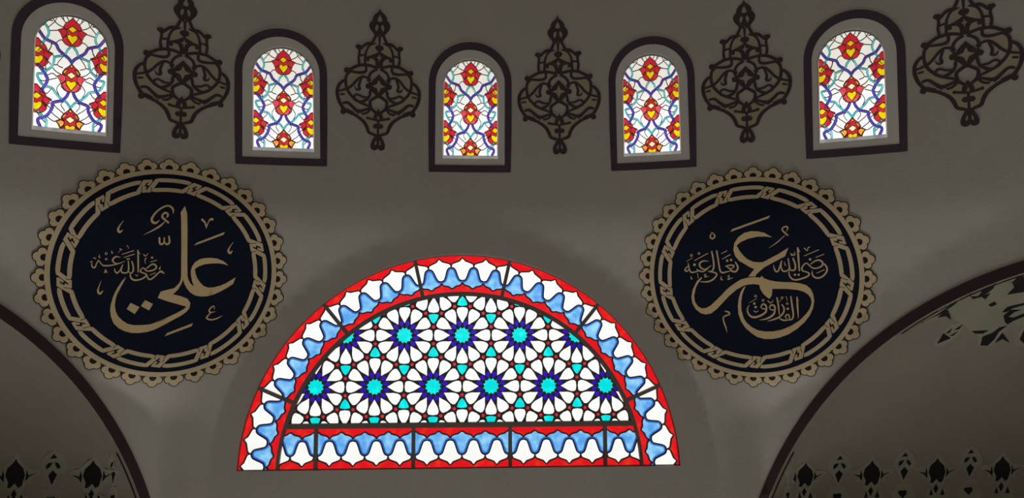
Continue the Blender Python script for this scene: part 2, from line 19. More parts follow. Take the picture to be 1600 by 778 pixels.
ORN_TAN=[[[0.0,0.7427],[0.0322,0.7462],[0.0679,0.7317],[0.0893,0.6992],[0.0985,0.656],[0.0984,0.595],[0.0321,0.5809],[0.0,0.5702]],[[0.1068,0.5326],[0.178,0.5334],[0.2065,0.5367],[0.2263,0.5078],[0.229,0.4686],[0.2167,0.4203],[0.1863,0.4477],[0.1565,0.4837],[0.1246,0.5089],[0.0926,0.5091]],[[0.0638,0.2993],[0.1561,0.3378],[0.2059,0.3834],[0.2273,0.4116],[0.2805,0.3966],[0.2839,0.3646],[0.2638,0.3117],[0.2447,0.3176],[0.2128,0.3209],[0.1773,0.295],[0.1418,0.2705],[0.0993,0.2779]],[[0.0425,0.271],[0.078,0.2567],[0.1134,0.2459],[0.1452,0.2422],[0.1133,0.2106],[0.0778,0.1613],[0.0636,0.1226],[0.0,0.0981],[0.0,0.2569]]]
ORN_KNOBS=[[0.2265,0.5493,0.0192],[0.2444,0.2575,0.0192],[0.0754,0.445,0.0185],[0.0744,0.2214,0.0107]]
ORN_DOTS=[[0.1275,0.2423,0.0128]]
WIN={"red":[[[0.0,0.7952],[0.0161,0.7749],[0.0362,0.7582],[0.0487,0.7343],[0.0361,0.7217],[0.0251,0.7253],[0.0,0.7455],[0.0,0.7455],[-0.0251,0.7253],[-0.0361,0.7217],[-0.0487,0.7343],[-0.0362,0.7582],[-0.0161,0.7749],[0.0,0.7952]],[[0.0301,0.7156],[0.0477,0.7242],[0.0778,0.7089],[0.0627,0.6913],[0.0541,0.6686],[0.0491,0.6686],[0.0301,0.6903]],[[-0.0301,0.7156],[-0.0477,0.7242],[-0.0778,0.7089],[-0.0627,0.6913],[-0.0541,0.6686],[-0.0491,0.6686],[-0.0301,0.6903]],[[0.0291,0.6838],[0.0501,0.6635],[0.0531,0.6499],[0.0361,0.6297],[0.02,0.6227],[0.0,0.6222],[0.0,0.6288],[0.0251,0.6631]],[[-0.0291,0.6838],[-0.0501,0.6635],[-0.0531,0.6499],[-0.0361,0.6297],[-0.02,0.6227],[0.0,0.6222],[0.0,0.6288],[-0.0251,0.6631]],[[0.0,0.5165],[0.016,0.4964],[0.036,0.4798],[0.0484,0.4562],[0.036,0.4437],[0.025,0.4473],[0.0,0.4673],[0.0,0.4673],[-0.025,0.4473],[-0.036,0.4437],[-0.0484,0.4562],[-0.036,0.4798],[-0.016,0.4964],[0.0,0.5165]],[[0.0,0.2485],[0.0159,0.2286],[0.0358,0.2122],[0.0482,0.1888],[0.0358,0.1765],[0.0248,0.18],[0.0,0.1998],[0.0,0.1998],[-0.0248,0.18],[-0.0358,0.1765],[-0.0482,0.1888],[-0.0358,0.2122],[-0.0159,0.2286],[0.0,0.2485]],[[0.0298,0.1705],[0.0472,0.1789],[0.077,0.164],[0.0621,0.1466],[0.0536,0.1244],[0.0487,0.1244],[0.0298,0.1457]],[[-0.0298,0.1705],[-0.0472,0.1789],[-0.077,0.164],[-0.0621,0.1466],[-0.0536,0.1244],[-0.0487,0.1244],[-0.0298,0.1457]],[[0.0288,0.1393],[0.0496,0.1194],[0.0526,0.1061],[0.0357,0.0863],[0.0198,0.0794],[0.0,0.0789],[0.0,0.0853],[0.0248,0.119]],[[-0.0288,0.1393],[-0.0496,0.1194],[-0.0526,0.1061],[-0.0357,0.0863],[-0.0198,0.0794],[0.0,0.0789],[0.0,0.0853],[-0.0248,0.119]],[[0.1763,0.6414],[0.1603,0.6239],[0.1402,0.6065],[0.1311,0.5864],[0.1426,0.5763],[0.1762,0.5961],[0.2052,0.5957],[0.2054,0.6411]],[[0.1461,0.5677],[0.1286,0.5764],[0.0986,0.5615],[0.1135,0.5438],[0.122,0.5211],[0.146,0.5385]],[[0.147,0.536],[0.126,0.5161],[0.1229,0.5025],[0.1399,0.4823],[0.1558,0.4752],[0.1758,0.4745],[0.1758,0.481],[0.151,0.5154]],[[-0.1763,0.6414],[-0.1603,0.6239],[-0.1402,0.6065],[-0.1311,0.5864],[-0.1426,0.5763],[-0.1762,0.5961],[-0.2052,0.5957],[-0.2054,0.6411]],[[-0.1461,0.5677],[-0.1286,0.5764],[-0.0986,0.5615],[-0.1135,0.5438],[-0.122,0.5211],[-0.146,0.5385]],[[-0.147,0.536],[-0.126,0.5161],[-0.1229,0.5025],[-0.1399,0.4823],[-0.1558,0.4752],[-0.1758,0.4745],[-0.1758,0.481],[-0.151,0.5154]],[[0.1755,0.3674],[0.1595,0.3501],[0.1395,0.3328],[0.1305,0.3129],[0.1419,0.3028],[0.1753,0.3225],[0.2042,0.3222],[0.2044,0.3671]],[[0.1454,0.2943],[0.128,0.3029],[0.0981,0.2881],[0.113,0.2706],[0.1214,0.2482],[0.1453,0.2654]],[[0.1463,0.263],[0.1254,0.2432],[0.1223,0.2298],[0.1392,0.2098],[0.1551,0.2027],[0.1749,0.2021],[0.175,0.2086],[0.1502,0.2425]],[[-0.1755,0.3674],[-0.1595,0.3501],[-0.1395,0.3328],[-0.1305,0.3129],[-0.1419,0.3028],[-0.1753,0.3225],[-0.2042,0.3222],[-0.2044,0.3671]],[[-0.1454,0.2943],[-0.128,0.3029],[-0.0981,0.2881],[-0.113,0.2706],[-0.1214,0.2482],[-0.1453,0.2654]],[[-0.1463,0.263],[-0.1254,0.2432],[-0.1223,0.2298],[-0.1392,0.2098],[-0.1551,0.2027],[-0.1749,0.2021],[-0.175,0.2086],[-0.1502,0.2425]]],"orange":[[[0.0,0.5115],[0.01,0.4989],[0.0,0.4889],[0.0,0.4889],[-0.01,0.4989],[0.0,0.5115]],[[0.014,0.4839],[0.035,0.4738],[0.044,0.4577],[0.035,0.4512]],[[-0.014,0.4839],[-0.035,0.4738],[-0.044,0.4577],[-0.035,0.4512]],[[0.0,0.2411],[0.0109,0.2286],[0.0,0.2187],[0.0,0.2187],[-0.0109,0.2286],[0.0,0.2411]],[[0.0139,0.2152],[0.0338,0.2063],[0.0427,0.1903],[0.0338,0.1854]],[[-0.0139,0.2152],[-0.0338,0.2063],[-0.0427,0.1903],[-0.0338,0.1854]],[[0.0308,0.1641],[0.0472,0.174],[0.072,0.1625],[0.0586,0.1467],[0.0497,0.1293],[0.0348,0.1442]],[[-0.0308,0.1641],[-0.0472,0.174],[-0.072,0.1625],[-0.0586,0.1467],[-0.0497,0.1293],[-0.0348,0.1442]]],"yellow":[[[0.0,0.7445],[0.0241,0.7242],[0.0,0.7015],[0.0,0.7015],[-0.0241,0.7242],[0.0,0.7445]],[[0.0,0.6823],[0.015,0.6924],[0.0281,0.6838],[0.0241,0.6636],[0.0,0.6298],[0.0,0.6298],[-0.0241,0.6636],[-0.0281,0.6838],[-0.015,0.6924],[0.0,0.6823]],[[0.0,0.4047],[0.015,0.4147],[0.0279,0.4062],[0.0239,0.3862],[0.0,0.3527],[0.0,0.3527],[-0.0239,0.3862],[-0.0279,0.4062],[-0.015,0.4147],[0.0,0.4047]],[[0.0,0.1378],[0.0149,0.1477],[0.0278,0.1393],[0.0238,0.1195],[0.0,0.0863],[0.0,0.0863],[-0.0238,0.1195],[-0.0278,0.1393],[-0.0149,0.1477],[0.0,0.1378]],[[0.1762,0.5961],[0.1521,0.5762],[0.1761,0.5533],[0.2051,0.5731]],[[0.176,0.5342],[0.161,0.5444],[0.148,0.536],[0.152,0.5158],[0.1758,0.482],[0.2059,0.5078],[0.206,0.5379]],[[-0.1762,0.5961],[-0.1521,0.5762],[-0.1761,0.5533],[-0.2051,0.5731]],[[-0.176,0.5342],[-0.161,0.5444],[-0.148,0.536],[-0.152,0.5158],[-0.1758,0.482],[-0.2059,0.5078],[-0.206,0.5379]],[[0.1753,0.3225],[0.1514,0.3028],[0.1752,0.2801],[0.2041,0.2998]],[[0.1751,0.2612],[0.1602,0.2713],[0.1473,0.2629],[0.1512,0.243],[0.175,0.2095],[0.2049,0.2351],[0.205,0.2649]],[[-0.1753,0.3225],[-0.1514,0.3028],[-0.1752,0.2801],[-0.2041,0.2998]],[[-0.1751,0.2612],[-0.1602,0.2713],[-0.1473,0.2629],[-0.1512,0.243],[-0.175,0.2095],[-0.2049,0.2351],[-0.205,0.2649]]],"blue":[],"turq":[],"pink":[[[0.03,0.4377],[0.0474,0.4462],[0.0774,0.4311],[0.0624,0.4136],[0.0539,0.3911],[0.0489,0.3911],[0.0299,0.4127]],[[-0.03,0.4377],[-0.0474,0.4462],[-0.0774,0.4311],[-0.0624,0.4136],[-0.0539,0.3911],[-0.0489,0.3911],[-0.0299,0.4127]],[[0.0289,0.4062],[0.0499,0.3861],[0.0529,0.3726],[0.0359,0.3527],[0.0199,0.3457],[0.0,0.3452],[0.0,0.3517],[0.0249,0.3857]],[[-0.0289,0.4062],[-0.0499,0.3861],[-0.0529,0.3726],[-0.0359,0.3527],[-0.0199,0.3457],[0.0,0.3452],[0.0,0.3517],[-0.0249,0.3857]]],"glare_yel":[[[0.0,0.4663],[0.024,0.4463],[0.0,0.4237],[0.0,0.4237],[-0.024,0.4463],[0.0,0.4663]],[[0.0,0.1988],[0.0239,0.179],[0.0,0.1566],[0.0,0.1566],[-0.0239,0.179],[0.0,0.1988]]],"sil":[[[0.0,0.7952],[0.0161,0.7749],[0.0362,0.7582],[0.0487,0.7343],[0.0502,0.7242],[0.0778,0.7089],[0.0627,0.6913],[0.0541,0.6686],[0.0531,0.6499],[0.0361,0.6297],[0.02,0.6227],[0.0,0.6207],[0.0,0.6207],[-0.02,0.6227],[-0.0361,0.6297],[-0.0531,0.6499],[-0.0541,0.6686],[-0.0627,0.6913],[-0.0778,0.7089],[-0.0502,0.7242],[-0.0487,0.7343],[-0.0362,0.7582],[-0.0161,0.7749],[0.0,0.7952]],[[0.0,0.5165],[0.016,0.4964],[0.036,0.4798],[0.0484,0.4562],[0.0499,0.4462],[0.0774,0.4311],[0.0624,0.4136],[0.0539,0.3911],[0.0529,0.3726],[0.0359,0.3527],[0.0199,0.3457],[0.0,0.3437],[0.0,0.3437],[-0.0199,0.3457],[-0.0359,0.3527],[-0.0529,0.3726],[-0.0539,0.3911],[-0.0624,0.4136],[-0.0774,0.4311],[-0.0499,0.4462],[-0.0484,0.4562],[-0.036,0.4798],[-0.016,0.4964],[0.0,0.5165]],[[0.0,0.2485],[0.0159,0.2286],[0.0358,0.2122],[0.0482,0.1888],[0.0497,0.1789],[0.077,0.164],[0.0621,0.1466],[0.0536,0.1244],[0.0526,0.1061],[0.0357,0.0863],[0.0198,0.0794],[0.0,0.0774],[0.0,0.0774],[-0.0198,0.0794],[-0.0357,0.0863],[-0.0526,0.1061],[-0.0536,0.1244],[-0.0621,0.1466],[-0.077,0.164],[-0.0497,0.1789],[-0.0482,0.1888],[-0.0358,0.2122],[-0.0159,0.2286],[0.0,0.2485]],[[0.1764,0.6465],[0.1603,0.6265],[0.1402,0.61],[0.1276,0.5864],[0.1261,0.5764],[0.0986,0.5615],[0.1135,0.5438],[0.122,0.5211],[0.1229,0.5025],[0.1399,0.4823],[0.1558,0.4752],[0.1758,0.473],[0.2097,0.4726],[0.2104,0.6461]],[[-0.1764,0.6465],[-0.1603,0.6265],[-0.1402,0.61],[-0.1276,0.5864],[-0.1261,0.5764],[-0.0986,0.5615],[-0.1135,0.5438],[-0.122,0.5211],[-0.1229,0.5025],[-0.1399,0.4823],[-0.1558,0.4752],[-0.1758,0.473],[-0.2097,0.4726],[-0.2104,0.6461]],[[0.1755,0.3724],[0.1595,0.3526],[0.1395,0.3362],[0.127,0.3129],[0.1255,0.3029],[0.0981,0.2881],[0.113,0.2706],[0.1214,0.2482],[0.1223,0.2298],[0.1392,0.2098],[0.1551,0.2027],[0.1749,0.2006],[0.2087,0.2003],[0.2094,0.3721]],[[-0.1755,0.3724],[-0.1595,0.3526],[-0.1395,0.3362],[-0.127,0.3129],[-0.1255,0.3029],[-0.0981,0.2881],[-0.113,0.2706],[-0.1214,0.2482],[-0.1223,0.2298],[-0.1392,0.2098],[-0.1551,0.2027],[-0.1749,0.2006],[-0.2087,0.2003],[-0.2094,0.3721]]]}
WIN_BLUE=[[[0.1755,0.6904],[0.1503,0.6528],[0.1363,0.6418],[0.1052,0.6304],[0.0841,0.6195],[0.0691,0.5893],[0.04,0.5642],[0.015,0.5441],[0.0,0.5225]],[[0.1748,0.4865],[0.1423,0.4457],[0.1308,0.4233],[0.1232,0.4033],[0.1336,0.3707],[0.1554,0.3331]],[[0.0125,0.3407],[0.0239,0.3138],[0.0473,0.2888],[0.0921,0.2697],[0.0955,0.2374],[0.1242,0.1876],[0.1664,0.164],[0.1539,0.1229]]]
WIN_TURQ=[[[0.143,0.7337],[0.1294,0.7085],[0.1238,0.6757],[0.1378,0.6443],[0.1612,0.6058]],[[0.007,0.6182],[0.024,0.5955],[0.034,0.5713],[0.0575,0.5561],[0.09,0.5424],[0.0925,0.5198],[0.1034,0.4836],[0.1259,0.4604],[0.1497,0.4366],[0.1757,0.4299],[0.1686,0.4014],[0.1446,0.3682],[0.0997,0.356],[0.0797,0.3296],[0.0498,0.2988],[0.0209,0.2799],[0.0,0.249]],[[0.173,0.217],[0.1366,0.179],[0.1227,0.1593],[0.1241,0.1231]]]
WIN_LEAD=[[[0.0181,0.7724],[0.0301,0.7926],[0.0392,0.8129]],[[0.0352,0.7571],[0.0553,0.7824],[0.0729,0.8016]],[[0.0502,0.7292],[0.0753,0.7408],[0.0929,0.7559],[0.103,0.772],[0.1206,0.7912]],[[0.0753,0.7064],[0.0953,0.7022],[0.1244,0.6959]],[[0.0551,0.6534],[0.0702,0.6458],[0.0827,0.6316]],[[0.0929,0.7559],[0.1079,0.7391],[0.1294,0.7121]],[[0.0804,0.7899],[0.0929,0.7559]],[[0.1029,0.7594],[0.123,0.7592]],[[0.143,0.7337],[0.1555,0.7209]],[[0.0,0.7952],[0.0,0.8181]],[[0.1092,0.6294],[0.1112,0.6002],[0.1226,0.5774]],[[0.1311,0.5723],[0.1151,0.585],[0.1027,0.6305]],[[0.1089,0.4946],[0.12,0.5096],[0.1375,0.517]],[[0.0974,0.4771],[0.0799,0.4571],[0.0549,0.4447]],[[0.0452,0.7673],[0.0502,0.7875],[0.0553,0.8078]],[[0.09,0.5424],[0.1051,0.5599],[0.1311,0.5648]],[[0.035,0.5652],[0.055,0.54],[0.075,0.4998],[0.045,0.4848]],[[0.075,0.4998],[0.0999,0.4946]],[[0.0774,0.4286],[0.0999,0.4445],[0.1308,0.4233]],[[0.0539,0.3921],[0.0648,0.3771],[0.0748,0.3521],[0.0598,0.3147]],[[0.0749,0.4196],[0.0998,0.4094],[0.1257,0.3993]],[[0.0539,0.3921],[0.0299,0.3522],[0.015,0.3447]],[[0.0921,0.2697],[0.0746,0.2449],[0.0373,0.2142]],[[0.0921,0.2697],[0.1145,0.2622],[0.1268,0.2397],[0.1443,0.2645]],[[0.1019,0.2175],[0.0795,0.1952],[0.0547,0.1779]],[[0.1242,0.1876],[0.0944,0.1654],[0.077,0.1595]],[[0.097,0.2324],[0.1169,0.2472],[0.1493,0.2794]],[[0.1215,0.2945],[0.107,0.2896],[0.0921,0.2697]],[[0.1544,0.3292],[0.1245,0.3219],[0.0997,0.356]],[[0.0299,0.2898],[0.0498,0.2649],[0.0298,0.2301]],[[0.1776,0.5644],[0.1652,0.5846]],[[0.1325,0.5195],[0.1374,0.4944],[0.1308,0.4593]],[[0.1308,0.4593],[0.1498,0.4717],[0.1648,0.4641]],[[0.1232,0.4018],[0.1496,0.3916],[0.1671,0.403]],[[0.169,0.1997],[0.149,0.17],[0.1241,0.1454]]]
WIN_K=0.0005
